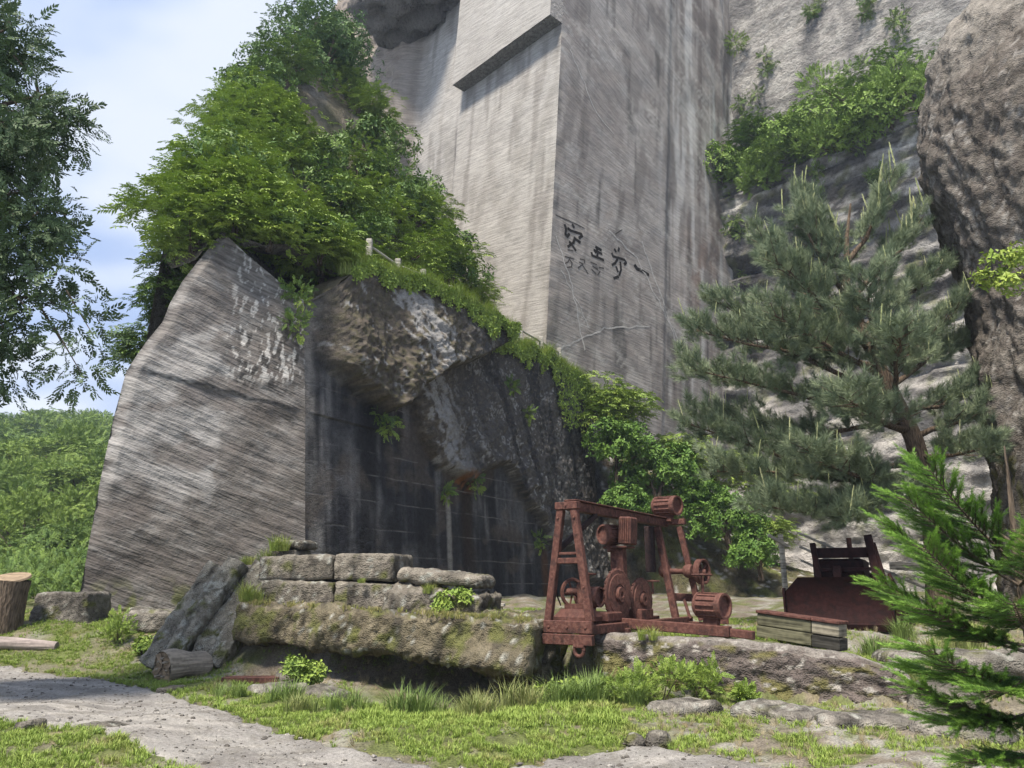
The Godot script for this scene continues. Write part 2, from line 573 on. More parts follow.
# ------------------------------------------------------------------ the lie of the land (x to the right, d metres ahead)
func ledge_line(x: float) -> float:
	return 13.05 - 0.50 * (x - 1.35)

func ledge_top(x: float) -> float:
	return curve([[1.3, 0.83], [3.5, 0.78], [4.9, 0.63], [5.5, 0.42], [8.0, 0.3]], x)

func gy(x: float, d: float) -> float:
	var left := ss(15.2, 20.0, d) * 0.95
	var mid := ss(14.3, 15.6, d) * 0.95
	var right := 0.0
	if x < 5.6:
		var l := ledge_line(maxf(x, 1.2))
		right = ss(l - 0.05, l + 0.3, d) * (ledge_top(x) - 0.03)
	else:
		right = ss(9.3, 13.5, d) * 0.5
	right = maxf(right, ss(12.0, 15.2, d) * 0.76)
	var a := ss(-6.5, -4.2, x)
	var b := ss(0.55, 1.25, x)
	var h := lerpf(lerpf(left, mid, a), right, b)
	h -= 0.42 * exp(-pow((x - 0.75) / 0.75, 2) - pow((d - 12.7) / 0.8, 2))
	h -= 0.7 * exp(-pow((x + 0.6) / 1.5, 2) - pow((d - 12.75) / 1.05, 2))
	h += ss(20.0, 45.0, d) * 0.5
	h += 0.10 * sm(x * 0.35, d * 0.35, 3.0) + 0.035 * fb(x * 1.6, d * 1.6, 7.0)
	return h

func path_back(x: float) -> float:                   # far edge of the track
	return curve([[-30.0, 24.5], [-16.0, 19.5], [-10.3, 16.2], [-8.2, 15.1], [-5.9, 13.2], [-4.0, 11.0], [-2.3, 8.95], [-1.35, 7.9], [-0.3, 7.6], [0.5, 8.3], [1.4, 8.8], [2.0, 8.3], [3.0, 7.0], [5.0, 5.4]], x)

func path_front(x: float) -> float:
	return curve([[-30.0, 17.0], [-16.0, 13.2], [-10.0, 11.1], [-6.2, 9.9], [-5.35, 9.6], [-4.6, 9.1], [-3.65, 8.2], [-2.8, 7.3], [-1.8, 5.5], [-0.5, 3.6], [2.0, 2.6], [5.0, 2.0]], x)

func on_path(x: float, d: float) -> float:           # 1 on the track, 0 off it, ragged edge
	var r := 0.22 * fb(x * 1.7, d * 1.7, 20.0) + 0.1 * sm(x * 5.0, d * 5.0, 21.0)
	return ss(-0.12, 0.12, path_back(x) - d + r) * ss(-0.12, 0.12, d - path_front(x) + r)

func bare(x: float, d: float) -> float:              # 1 where rock and dry soil show instead of turf
	var b := 0.0
	b = maxf(b, ss(1.0, 2.4, x) * ss(13.5, 10.0, d) * ss(-0.12, 0.2, fb(x * 0.9, d * 0.9, 31.0) + 0.12))
	b = maxf(b, ss(3.6, 5.0, x) * ss(14.0, 9.5, d) * ss(-0.25, 0.12, fb(x * 1.1, d * 1.1, 33.0) + 0.1))
	b = maxf(b, ss(12.6, 13.8, d) * ss(-6.3, -5.0, x) * ss(1.4, 0.6, x) * ss(-0.2, 0.15, fb(x, d, 35.0)))
	b = maxf(b, ss(0.12, 0.36, fb(x * 0.8, d * 0.8, 37.0)) * 0.7)
	b = maxf(b, ss(13.2, 14.5, d) * ss(1.2, 2.2, x) * ss(-0.2, 0.1, fb(x * 0.6, d * 0.6, 39.0)))
	b = maxf(b, ss(10.2, 11.6, d) * ss(-3.2, -1.0, x) * ss(2.0, 0.9, x) * ss(0.02, 0.25, fb(x * 1.4, d * 1.4, 41.0)))
	return b

func build_ground():
	var f := func(u: float, v: float) -> Array:
		var d := 0.6 + 12.0 * v + 188.0 * pow(v, 4.0)
		var sp := 9.0 + d * 1.05
		var w := u * 2.0 - 1.0
		var x := sp * (0.55 * w + 0.45 * w * w * w)
		var h := gy(x, d)
		if d > 44.0 and x < -10.0: h = lerpf(h, hill_y(x, d) - 0.4, ss(44.0, 52.0, d))
		var q := bare(x, d)
		var g := mixc(Color(0.15, 0.18, 0.06), Color(0.115, 0.13, 0.05), fb(x * 2.0, d * 2.0, 5.0) + 0.5)
		g = mixc(g, Color(0.24, 0.2, 0.13), ss(0.15, 0.4, fb(x * 1.2, d * 1.2, 9.0)))
		var soil := mixc(Color(0.27, 0.235, 0.19), Color(0.17, 0.145, 0.115), fb(x * 2.4, d * 2.4, 11.0) + 0.5)
		soil = mixc(soil, Color(0.34, 0.325, 0.29), ss(0.02, 0.25, fb(x * 0.9, d * 0.9, 13.0)))
		var c := mixc(g, soil, q)
		h += q * (0.06 * absf(fb(x * 1.3, d * 1.3, 43.0)) + 0.03 * fb(x * 4.0, d * 4.0, 45.0))
		var tr := on_path(x, d)
		h -= tr * 0.03
		return [Vector3(x, h, -d), c, Vector2(x, d)]
	struct("ground", sheet(300, 300, f), M.soil)
	var p := func(u: float, v: float) -> Array:
		var x := lerpf(-30.0, 5.0, pow(u, 0.75))
		var d := lerpf(path_front(x) - 0.3, path_back(x) + 0.3, v)
		var k := on_path(x, d)
		var h := gy(x, d) + lerpf(-0.09, 0.012, k) + 0.006 * fb(x * 3.0, d * 3.0, 51.0)
		var c := mixc(Color(0.35, 0.335, 0.315), Color(0.22, 0.207, 0.193), fb(x * 1.1, d * 1.1, 53.0) + 0.5)
		c = mixc(c, Color(0.4, 0.38, 0.35), ss(0.08, 0.4, fb(x * 0.7 + 5.0, d * 2.2, 55.0)))
		c = mixc(c, Color(0.2, 0.185, 0.16), ss(0.14, 0.35, fb(x * 2.6, d * 2.6, 57.0)) * 0.6)
		return [Vector3(x, h, -d), c, Vector2(x, d)]
	struct("path", sheet(330, 70, p), M.gravel)

# ------------------------------------------------------------------ the grey quarry block at the left: a rough-picked end and a long dark sawn side
const A0 := Vector2(-11.06, 20.0)
const DL := Vector2(0.8986, 0.4387)                   # along the picked end
const DD := Vector2(0.5145, 0.8575)                   # along the dark side

func left_edge(y: float) -> float:
	return curve([[0.0, -0.05], [1.1, 0.0], [4.3, 0.1], [6.0, 0.2], [7.4, 0.36], [8.3, 0.75], [9.0, 1.12], [9.6, 1.25], [10.3, 1.5], [11.2, 1.95], [11.9, 2.3], [13.0, 2.8]], y)

func picked_top(t: float) -> float:
	return curve([[2.2, 12.2], [2.5, 12.0], [3.4, 11.3], [4.2, 10.7], [5.2, 10.1]], t)

func corner_t(y: float) -> float:
	return curve([[0.0, 5.75], [1.2, 5.7], [6.8, 5.31], [9.3, 5.1], [12.5, 4.85]], y)

func at_xd(p: Vector2, y: float) -> Vector3:
	return Vector3(p.x, y, -p.y)

func dark_pos(t: float, y: float) -> Vector2:
	return A0 + DL * corner_t(y) + DD * t

func dark_top(t: float) -> float:
	return curve([[0.0, 10.15], [1.2, 11.2], [2.6, 12.2], [3.8, 12.4], [7.0, 12.5], [11.0, 12.3], [12.5, 12.1], [16.0, 12.6], [20.0, 12.2], [22.5, 11.0]], t) + 0.25 * sm(t * 0.7, 4.0) * ss(0.0, 2.0, t)

func overhang(t: float, y: float) -> Vector2:        # metres proud of the sawn plane; x natural upper rock, y second mass
	var l1 := curve([[-2.0, 10.6], [-0.9, 9.3], [0.5, 8.35], [2.07, 7.6], [3.2, 7.25], [3.8, 7.35], [4.6, 8.2], [6.2, 9.3], [8.5, 10.3], [10.8, 11.6], [11.5, 13.0]], t) + 0.18 * fb(t * 1.5, 2.0)
	var a := ss(-0.05, 0.3, y - l1) * (1.0 - 0.45 * ss(0.8, 4.0, y - l1)) * ss(-0.2, 1.6, t)
	var l2 := curve([[4.6, 9.2], [5.4, 6.9], [6.4, 5.9], [7.6, 5.5], [8.6, 5.45], [9.6, 6.1], [11.2, 6.5], [12.6, 5.2], [14.0, 4.4], [15.2, 2.9], [16.5, 3.3], [18.0, 2.0], [22.0, 1.0]], t) + 0.2 * fb(t * 1.7, 9.0)
	var b := ss(-0.05, 0.32, y - l2) * (1.0 - 0.4 * ss(0.8, 4.0, y - l2)) * ss(4.2, 6.0, t)
	return Vector2(a, b)

func build_block():
	var o := thing("quarry_block", "great grey block of sawn rock with rough picked end and dark streaked side", "cliff", at_xd(A0, 0.0))
	var org := at_xd(A0, 0.0)
	var picked := func(u: float, v: float) -> Array:
		var y := lerpf(0.0, 12.2, v)
		var t := lerpf(left_edge(y), corner_t(y), u)
		if y > 8.0:
			var le := left_edge(y)
			y = 8.0 + (y - 8.0) * (picked_top(t) - 8.0) / 4.2
			t = lerpf(le, corner_t(y), u)
		var crack := 6.72 + 0.16 * (5.3 - t) + 0.05 * sm(t * 1.3, 2.0)
		var out := 0.05 * ss(-0.03, 0.03, y - crack)
		out += 0.10 * fb(t * 0.5, y * 0.5, 1.0) + 0.03 * sm(t * 0.7 + y * 1.9, y * 0.3 - t * 0.2, 5.0) + 0.022 * fb(t * 1.2 + y * 3.2, y * 0.9 - t * 0.35, 2.0)
		out *= ss(0.0, 0.4, corner_t(y) - t)
		out -= 0.18 * ss(0.35, 0.0, t - left_edge(y)) * ss(1.0, 5.0, y)
		var p := at_xd(A0 + DL * t, y) + Vector3(DL.y, 0, DL.x) * out - org
		var c := mixc(Color(0.115, 0.104, 0.095), Color(0.165, 0.153, 0.143), fb(t * 0.8 + 0.5 * y, y * 0.8, 3.0) * 1.4 + 0.5)
		var pale := ss(0.55, 0.0, absf(t - 2.2 - 0.06 * y + 0.5 * fb(y * 0.4, t * 0.3, 4.0)) / 2.6) * ss(3.6, 6.2, y + 0.8 * fb(t, y, 6.0)) * ss(12.0, 8.0, y)
		var west := ss(2.75, 2.6, t - 0.05 * y + 0.25 * fb(y * 1.2, t, 18.0)) * ss(3.0, 4.6, y + 1.2 * fb(t * 0.8, y * 0.8, 6.0)) * ss(10.6, 9.0, y)
		c = mixc(c, Color(0.31, 0.302, 0.295), maxf(west * 0.75, pale * 0.35))
		c = mixc(c, Color(0.3, 0.29, 0.28), ss(0.12, 0.3, fb(t * 1.6 + y * 3.6, y * 0.9 - t * 0.5, 15.0)) * 0.35)
		c = mixc(c, Color(0.115, 0.102, 0.094), ss(0.02, 0.3, fb(t * 0.5, y * 0.8, 8.0) + 0.16 * ss(3.5, 1.0, y)) * 0.7)
		c = mixc(c, Color(0.055, 0.052, 0.05), ss(0.1, 0.25, fb(t * 2.5, y * 0.9, 10.0)) * ss(3.0, 3.5, t) * ss(7.0, 7.5, y) * ss(9.6, 8.6, y))
		c = mixc(c, Color(0.5, 0.49, 0.47), ss(0.16, 0.24, fb(t * 5.5 + 7.0, y * 2.2, 12.0) + 0.25 * fb(t * 1.5, y * 0.8, 13.0)) * ss(2.6, 3.2, t) * ss(7.2, 7.8, y) * 0.7)
		c = mixc(c, Color(0.03, 0.029, 0.03), ss(0.03, 0.0, absf(y - crack)) * 0.8)
		c = mixc(c, Color(0.13, 0.14, 0.06), ss(0.1, 0.3, fb(t * 1.3, y * 1.3, 14.0)) * ss(2.0, 1.0, y))
		var w := t * 0.94 - y * 0.34
		var z := t * 0.34 + y * 0.94
		return [p, c * 1.22, Vector2(w / 4.6, z / 3.4)]
	put("picked_face", sheet(130, 220, picked), M.sawn, o)
	var joints := [1.7, 2.55, 3.4, 4.3, 5.15, 5.9, 7.6, 8.5, 9.4, 10.3]
	var rows := []
	for i in 231: rows.append(12.6 * i / 230.0)
	for j in joints:
		for e in [-0.035, -0.012, 0.012, 0.035]: rows.append(j + e)
	for e in [-0.05, -0.02, 0.0, 0.03]: rows.append(6.7 + e)
	rows.sort()
	var nr: int = rows.size() - 1
	var dark := func(u: float, v: float) -> Array:
		var t := u * 23.0
		var y0: float = rows[int(round(v * nr))]
		var top := dark_top(t)
		var y := y0 if y0 < 8.0 else 8.0 + (y0 - 8.0) * (top - 8.0) / 4.6
		var ov := overhang(t, y)
		var wild := maxf(ov.x, ov.y)
		var out := 1.05 * ov.x + 0.55 * ov.y
		var rough := wild * (0.25 * fb(t * 0.55, y * 0.55, 1.0) + 0.14 * fb(t * 1.8, y * 1.8, 2.0) + 0.07 * fb(t * 5.0, y * 5.0, 2.5))
		out += rough + 0.05 * fb(t * 0.3, y * 0.3, 3.0) + 0.015 * fb(t * 2.0, y * 2.0, 8.0)
		out += 0.10 * ss(-0.02, 0.02, y - 6.7) * ss(5.5, 4.0, t)
		out *= ss(0.0, 0.9, t)
		out -= 2.6 * pow(ss(19.5, 23.0, t), 2.0)
		var line := 0.0
		for j in joints:
			line = maxf(line, ss(0.03, 0.008, absf(y - j + 0.02 * sm(t, j))))
		line *= (1.0 - ss(0.0, 0.04, wild)) * ss(-0.35, 0.25, fb(t * 0.7, y * 0.5, 4.0))
		out -= line * 0.02
		var n2 := Vector3(DD.y, 0, DD.x)
		var p := at_xd(dark_pos(t, y), y) + n2 * out - org
		# smooth sawn rock with water stains
		var st := fb(t * 1.25, y * 0.10, 5.0) * 1.5 + 0.35 * fb(t * 4.0, y * 0.25, 6.0)
		var c := mixc(Color(0.03, 0.031, 0.036), Color(0.105, 0.104, 0.11), st + 0.36)
		c = mixc(c, Color(0.2, 0.195, 0.195), ss(0.25, 0.5, st) * 0.4)
		c = mixc(c, Color(0.14, 0.137, 0.14), ss(0.0, 0.35, fb(t * 0.35, y * 0.3, 19.0)) * 0.6)
		c = mixc(c, Color(0.025, 0.025, 0.029), ss(0.02, 0.3, fb(t * 0.45 + 4.0, y * 0.25, 29.0)) * 0.8)
		c = mixc(c, Color(0.20, 0.19, 0.18), ss(0.9, 0.1, t + 0.5 * fb(y * 0.8, 1.0)) * 0.75)
		c = mixc(c, Color(0.018, 0.018, 0.021), ss(-0.05, 0.25, fb(t * 0.9, y * 0.07, 16.0) + 0.25 * fb(t * 0.3, y * 0.4, 31.0)) * 0.75)
		c = mixc(c, Color(0.105, 0.085, 0.07), ss(0.1, 0.4, fb(t * 0.5, y * 0.5, 17.0)) * 0.5)
		# natural rock above: brown with moss, white crust, lichen
		var w := mixc(Color(0.14, 0.118, 0.093), Color(0.09, 0.079, 0.067), fb(t * 4.0, y * 4.0, 20.0) * 1.6 + 0.5)
		w = mixc(w, Color(0.125, 0.12, 0.05), ss(0.0, 0.25, fb(t * 3.6, y * 3.6, 21.0)) * ov.x * 0.5)
		w = mixc(w, Color(0.40, 0.395, 0.39), ss(0.06, 0.16, 0.6 * fb(t * 2.6 + y * 1.2, y * 1.6, 22.0) + 0.4 * ss(2.0, 0.0, absf(t - 5.2 - (11.0 - y) * 0.5)) - 0.14) * 0.85)
		w = mixc(w, Color(0.105, 0.10, 0.1), ss(6.0, 9.0, t) * 0.75)
		w = mixc(w, Color(0.38, 0.375, 0.365), ss(0.31, 0.38, sm(t * 7.0, y * 5.0, 24.0) * 0.55 + fb(t * 0.9, y * 0.9, 25.0) * 0.7) * ss(6.0, 9.0, t) * 0.85)
		w = mixc(w, Color(0.04, 0.04, 0.043), ss(-0.05, 0.22, fb(t * 1.1 + y * 0.3, y * 0.16, 26.0)) * ss(7.0, 11.0, t) * 0.85)
		w = mixc(w, Color(0.25, 0.215, 0.165), ss(0.22, 0.34, fb(t * 6.0, y * 4.6, 27.0)) * 0.4)
		c = mixc(c, w * 0.72, ss(0.0, 0.6, wild))
		# seeping stains under the second mass
		var s1 := ss(0.6, 0.15, absf(t - 8.5 + 0.2 * fb(y * 0.8, 3.0))) * ss(6.1, 5.2, y) * ss(1.0, 3.2, y)
		c = mixc(c, Color(0.03, 0.02, 0.014), s1 * 0.85)
		c = mixc(c, Color(0.17, 0.075, 0.03), ss(0.9, 0.3, absf(t - 8.3)) * ss(0.55, 0.1, absf(y - 5.55)) * ss(-0.3, 0.2, fb(t * 2.0, y * 2.0, 28.0)))
		c = mixc(c, Color(0.3, 0.29, 0.27), ss(0.2, 0.08, absf(t - 7.25)) * ss(5.2, 4.6, y) * 0.7)
		c = mixc(c, Color(0.10, 0.045, 0.02), ss(0.5, 0.1, absf(t - 14.6)) * ss(3.6, 2.6, y) * 0.7)
		c = mixc(c, Color(0.22, 0.21, 0.2), line * 0.55)
		return [p, c * 1.22, Vector2(t / 6.0, y / 6.0)]
	put("sawn_face", sheet(300, nr, dark), M.wet, o)
	# top and the back of the end, so that the block is solid
	var top := func(u: float, v: float) -> Array:
		var t := u * 23.0
		var y := dark_top(t)
		var ov := overhang(t, y)
		var p := at_xd(dark_pos(t, y), y) + Vector3(DD.y, 0, DD.x) * ((1.05 * ov.x + 0.55 * ov.y) * (1.0 - v) - v * 2.5 - 2.6 * pow(ss(19.5, 23.0, t), 2.0)) - org
		p.y -= 0.35 * v - 0.12 * sin(v * 3.1) + 0.03 - 0.12 * fb(t, v * 2.0, 2.0)
		return [p, mixc(Color(0.12, 0.115, 0.06), Color(0.2, 0.17, 0.12), fb(t, v * 3.0) + 0.5), Vector2(t, v)]
	put("top_ledge", sheet(120, 12, top), M.cliff, o)
	var side := func(u: float, v: float) -> Array:
		var y := lerpf(0.0, 12.2, v)
		var a := at_xd(A0 + DL * left_edge(y), y) - Vector3(DL.y, 0, DL.x) * 0.18 * ss(1.0, 5.0, y)
		var p := a + Vector3(0.2, 0, -1.0) * (1.0 - u) * 9.0 + Vector3(0.25 * fb(u * 6.0, y * 0.6, 3.0) * (1.0 - u), 0, 0) - org
		return [p, mixc(Color(0.2, 0.19, 0.175), Color(0.1, 0.1, 0.07), fb(u * 9.0, y, 2.0) + 0.5), Vector2(u, v)]
	put("rear_face", sheet(30, 50, side), M.cliff, o)

# ------------------------------------------------------------------ wooded slope behind and above the block
func slope_y(t: float, q: float) -> float:           # t along the dark side, q metres behind it
	var most := curve([[-3.6, 1.0], [0.0, 4.6], [3.0, 9.0], [11.0, 13.0], [16.0, 17.0], [24.0, 19.0]], t)
	var g := curve([[-6.0, 0.5], [-2.0, 0.8], [4.0, 1.3], [12.0, 1.85], [16.0, 1.45], [20.0, 1.0], [26.0, 0.9]], t)
	var h := 12.1 + g * maxf(0.0, minf(q, most) - 1.4)
	h -= maxf(0.0, q - most) * 14.0
	h -= 2.5 * maxf(0.0, -2.0 - t)
	return h + 0.8 * fb(t * 0.25, q * 0.25, 2.0) * ss(1.0, 3.0, q) + 0.3 * fb(t, q, 3.0)

func slope_pos(t: float, q: float) -> Vector3:
	var p := dark_pos(t, 12.0) + Vector2(-DD.y, DD.x) * (q + 0.65 * maxf(0.0, -t))
	return at_xd(p, slope_y(t, q))

func build_slope():
	var f := func(u: float, v: float) -> Array:
		var t := lerpf(-2.4, 30.0, u)
		var q := lerpf(0.4, 24.0, v)
		var p := slope_pos(t, q)
		p.y = maxf(p.y, -2.0)
		var c := mixc(Color(0.10, 0.10, 0.055), Color(0.2, 0.175, 0.14), fb(t * 0.7, q * 0.7, 5.0) + 0.5)
		c = mixc(c, Color(0.27, 0.25, 0.23), ss(0.1, 0.3, fb(t * 0.5, q * 0.5, 6.0)))
		return [p, c, Vector2(t, q)]
	struct("hillside", sheet(120, 80, f), M.cliff)

# ------------------------------------------------------------------ the tall sawn tower
const K0 := Vector2(2.14, 42.0)
const DR := Vector2(0.741, 0.671)
const DW := Vector2(-0.692, 0.722)
const LEAN := 0.059

func tower_pos(t: float, y: float, dir: Vector2) -> Vector3:
	var p := K0 + dir * t
	return Vector3(p.x + LEAN * (y - 17.7), y, -p.y - exp(-t * 1.6) * (0.1 * absf(fb(y * 1.3, 7.0)) + 0.08 * ss(0.25, 0.4, sm(y * 1.1, 3.0))))

func tower_out(t: float, y: float) -> float:
	var out := 0.10 * fb(t * 0.12, y * 0.12, 1.0) + 0.05 * fb(t * 0.6 + y * 0.5, y * 0.5, 2.0)
	out -= 0.1 * ss(10.9, 11.1, t - 0.02 * y)
	out -= 0.9 * pow(ss(14.0, 26.0, t + 2.0 * fb(y * 0.08, 2.0)), 1.5) * (0.7 + 0.8 * fb(t * 0.5, y * 0.05, 3.0))
	out -= 0.07 * ss(0.18, 0.0, absf(t - 22.0 - 3.0 * sm(y * 0.05, 1.0)))
	out += 1.6 * ss(22.0, 30.0, t) * ss(34.0, 48.0, y)
	out = lerpf(0.0, out, ss(0.0, 0.5, t))
	return out

func build_tower():
	var org := at_xd(K0, 0.0)
	var o := thing("cliff_tower", "towering sawn cliff corner of pale stone carved with large characters", "cliff", org)
	var nr := Vector3(DR.y, 0, DR.x)
	var nl := Vector3(-DW.y, 0, -DW.x)
	var right := func(u: float, v: float) -> Array:
		var y := lerpf(0.0, 62.0, v)
		var t := u * 30.0
		var out := tower_out(t, y)
		var p := tower_pos(t, y, DR) + nr * out - org
		var c := mixc(Color(0.255, 0.232, 0.215), Color(0.33, 0.31, 0.292), fb(t * 0.16, y * 0.16, 4.0) + 0.5)
		c = mixc(c, Color(0.22, 0.197, 0.182), ss(0.0, 0.3, fb(t * 0.3 + y * 0.12, y * 0.35, 5.0)) * 0.7)
		var z := ss(8.0, 16.0, t + 2.0 * fb(y * 0.1, 6.0))
		var s := fb(t * 0.85, y * 0.035, 7.0) + 0.35 * fb(t * 2.5, y * 0.1, 8.0)
		c = mixc(c, Color(0.50, 0.49, 0.475), ss(0.08, 0.34, s) * z * 0.85)
		c = mixc(c, Color(0.14, 0.12, 0.11), ss(0.05, 0.34, -s) * z * 0.8)
		c = mixc(c, Color(0.21, 0.15, 0.12), ss(4.0, 0.0, absf(t - 15.5)) * ss(8.0, 0.0, absf(y - 25.0)) * ss(-0.3, 0.2, fb(t * 0.6, y * 0.2, 9.0)) * 0.75)
		c = mixc(c, Color(0.09, 0.085, 0.08), ss(-0.1, 0.2, fb(t * 0.6, y * 0.07, 65.0) + 0.5 * ss(19.0, 24.0, t) - 0.3) * 0.8)
		c = mixc(c, Color(0.42, 0.4, 0.37), ss(0.13, 0.3, fb(t * 0.5 + y * 0.7, y * 0.25, 10.0)) * ss(3.0, 9.0, t) * 0.45)
		c = mixc(c, Color(0.17, 0.16, 0.155), ss(0.08, 0.02, absf(t - 11.0 - 0.02 * y)) * ss(10.0, 14.0, y) * ss(38.0, 33.0, y) * 0.5)
		c = mixc(c, Color(0.4, 0.385, 0.36), ss(0.1, 0.24, fb(t * 1.2 + y * 1.6, y * 0.3 - t * 0.2, 61.0)) * ss(-0.1, 0.3, fb(t * 0.15, y * 0.15, 62.0)) * 0.6)
		c = mixc(c, Color(0.15, 0.135, 0.125), ss(0.16, 0.34, fb(t * 0.4, y * 0.1, 63.0)) * 0.6)
		var a := 0.10 + 0.25 * ss(26.0, 36.0, y)
		return [p, c * 1.08, Vector2((t * cos(a) - y * sin(a)) / 8.0, (t * sin(a) + y * cos(a)) / 5.6)]
	put("right_face", sheet(150, 260, right), M.sawn_soft, o)
	var left := func(u: float, v: float) -> Array:
		var y := lerpf(8.0, 62.0, v)
		var t := (1.0 - u) * 30.0
		var out := 0.08 * fb(t * 0.2, y * 0.2, 11.0) + 0.04 * fb(t * 0.9, y * 0.9, 12.0)
		out -= 0.35 * ss(10.4, 10.7, t + 0.02 * (y - 30.0)) * ss(36.0, 30.0, y)
		out += ss(13.0, 19.0, t) * (0.8 * fb(t * 0.25, y * 0.25, 13.0) + 0.4 * fb(t * 0.8, y * 0.8, 14.0))
		out += 1.6 * ss(15.5, 17.5, t) * ss(34.0, 36.0, y)
		out = lerpf(0.0, out, ss(0.0, 0.5, t))
		var p := tower_pos(t, y, DW) + nl * out - org
		var c := mixc(Color(0.345, 0.33, 0.31), Color(0.405, 0.39, 0.37), fb(t * 0.2, y * 0.2, 15.0) + 0.5)
		c = mixc(c, Color(0.27, 0.255, 0.235), ss(0.0, 0.35, fb(t * 0.5, y * 0.16, 16.0)) * 0.6)
		c = mixc(c, Color(0.22, 0.205, 0.19), ss(0.14, 0.34, fb(t * 0.9, y * 0.07, 64.0)) * 0.7)
		c = mixc(c, Color(0.24, 0.2, 0.165), ss(14.0, 18.0, t) * 0.8)
		c = mixc(c, Color(0.16, 0.15, 0.145), ss(0.12, 0.03, absf(t - 10.6)) * ss(36.0, 34.0, y) * 0.7)
		var a := -0.10
		return [p, c * 1.08, Vector2((t * cos(a) - y * sin(a)) / 8.0, (t * sin(a) + y * cos(a)) / 5.2)]
	put("left_face", sheet(110, 200, left), M.sawn_soft, o)
	# the upper storey of the left face stands proud
	var up := 1.15
	var slab := func(u: float, v: float) -> Array:
		var y := lerpf(37.6, 62.0, v)
		var t := lerpf(10.0, 0.0, u)
		var p := tower_pos(t, y, DW) + nl * (up + 0.04 * fb(t * 0.4, y * 0.4, 3.0)) - org
		var c := mixc(Color(0.33, 0.315, 0.295), Color(0.39, 0.375, 0.355), fb(t * 0.2, y * 0.2, 18.0) + 0.5)
		return [p, c * 1.08, Vector2((t + y * 0.1) / 8.0, (y - t * 0.1) / 5.2)]
	put("upper_face", sheet(40, 70, slab), M.sawn_soft, o)
	var under := func(u: float, v: float) -> Array:
		var p := tower_pos(lerpf(10.0, 0.0, u), 37.6, DW) + nl * lerpf(-0.1, up, v) - org
		return [p, mixc(Color(0.3, 0.285, 0.265), Color(0.22, 0.21, 0.195), fb(u * 8.0, v * 2.0, 3.0) + 0.5), Vector2(u, v)]
	put("upper_underside", sheet(20, 4, under), M.cliff, o)
	var ends := begin()
	for t in [0.0, 10.0]:
		var k := 0.004 if t == 0.0 else 0.0
		var sh := nr * k
		var q := [tower_pos(t, 37.6, DW) - nl * 0.05 + sh, tower_pos(t, 37.6, DW) + nl * up + sh, tower_pos(t, 62.0, DW) + nl * up + sh, tower_pos(t, 62.0, DW) - nl * 0.05 + sh]
		ends.set_color(Color(0.38, 0.355, 0.33))
		quad(ends, q[0] - org, q[1] - org, q[2] - org, q[3] - org, nr if t == 0.0 else -nr)
	put("upper_end", ends.commit(), M.cliff, o)
	# dark natural brow at the far left
	var brow := rock(Vector3(11, 16, 9), 3.0, Vector3i(20, 24, 16), 1.4, 3.0, func(q: Vector3, _n: Vector3): return mixc(Color(0.13, 0.12, 0.112), Color(0.2, 0.187, 0.173), fb(q.x * 0.3, q.y * 0.3, q.z * 0.3) + 0.4))
	var b := put("brow", brow, M.cliff, o)
	b.transform = Transform3D(Basis(Vector3.UP, 0.76), tower_pos(16.0, 54.0, DW) + nl * 1.0 - org)
	# characters cut into the right face, and the fainter row below
	var chars := [
		["character", [[[1.11,23.32],[1.25,23.08],[1.21,22.72],[1.38,22.63]],[[1.76,23.54],[1.93,23.42]],[[1.4,23.17],[1.64,23.11],[2.61,23.18],[2.69,23.08],[2.42,22.83]],[[1.54,22.83],[1.37,22.59]],[[2.09,22.75],[1.92,22.34],[1.47,21.94]],[[1.59,22.31],[1.83,22.17],[2.16,21.92]],[[1.99,22.69],[2.51,22.57]]], 0.19],
		["character", [[[4.0,22.72],[4.55,22.68]],[[4.25,22.73],[3.96,22.34]],[[3.86,22.46],[4.62,22.44]],[[4.21,22.46],[4.15,22.07]],[[3.62,22.2],[3.65,22.03],[4.33,22.06],[4.78,22.06]]], 0.19],
		["character", [[[5.88,23.17],[6.02,23.06]],[[6.33,23.39],[6.26,23.17]],[[5.63,22.79],[5.75,22.62],[6.27,22.69],[6.92,22.73],[7.12,22.6],[6.93,22.4]],[[6.19,22.55],[5.97,22.19],[5.67,21.98]],[[6.09,21.96],[6.25,21.69]],[[6.5,22.42],[6.57,21.91],[6.42,21.46]],[[5.86,21.08],[6.32,21.34]]], 0.19],
		["character", [[[8.02,22.65],[8.25,22.48],[8.81,22.46],[9.5,22.4]]], 0.26],
		["faint_character", [[[1.44,21.73],[1.9,21.81]],[[1.23,21.21],[1.65,21.24],[1.98,21.27]],[[1.65,21.24],[1.48,20.91],[1.26,20.74]],[[1.66,21.07],[1.85,20.95],[1.78,20.65],[1.41,20.53]]], 0.09],
		["faint_character", [[[2.59,21.45],[3.02,21.51],[2.98,21.29]],[[2.5,21.21],[2.89,21.19]],[[2.75,21.15],[3.1,20.9],[3.35,20.69]],[[2.79,21.13],[2.43,20.8]]], 0.09],
		["faint_character", [[[3.55,21.53],[4.1,21.52]],[[3.76,21.31],[4.26,21.24]],[[3.67,21.07],[4.08,20.9]],[[4.36,21.41],[4.81,21.47]],[[4.47,21.15],[4.28,20.88]]], 0.09],
		["groove", [[[5.9,24.27],[6.52,24.78]]], 0.07],
		["groove", [[[0.3,23.75],[1.23,23.72],[2.86,23.66]]], 0.09]]
	for e in chars:
		var ch := Node3D.new()
		ch.name = e[0]
		o.add_child(ch, true)
		for s in e[1]:
			put("stroke", strokes([s], e[2], org, nr), M.carved if e[2] > 0.1 else M.scratch, ch)
	# pale mineral veins crossing the right face
	M.vein = mat(T.grain, 0.5, 0.95, null, 1.0, 1, Color(0.44, 0.425, 0.405), false)
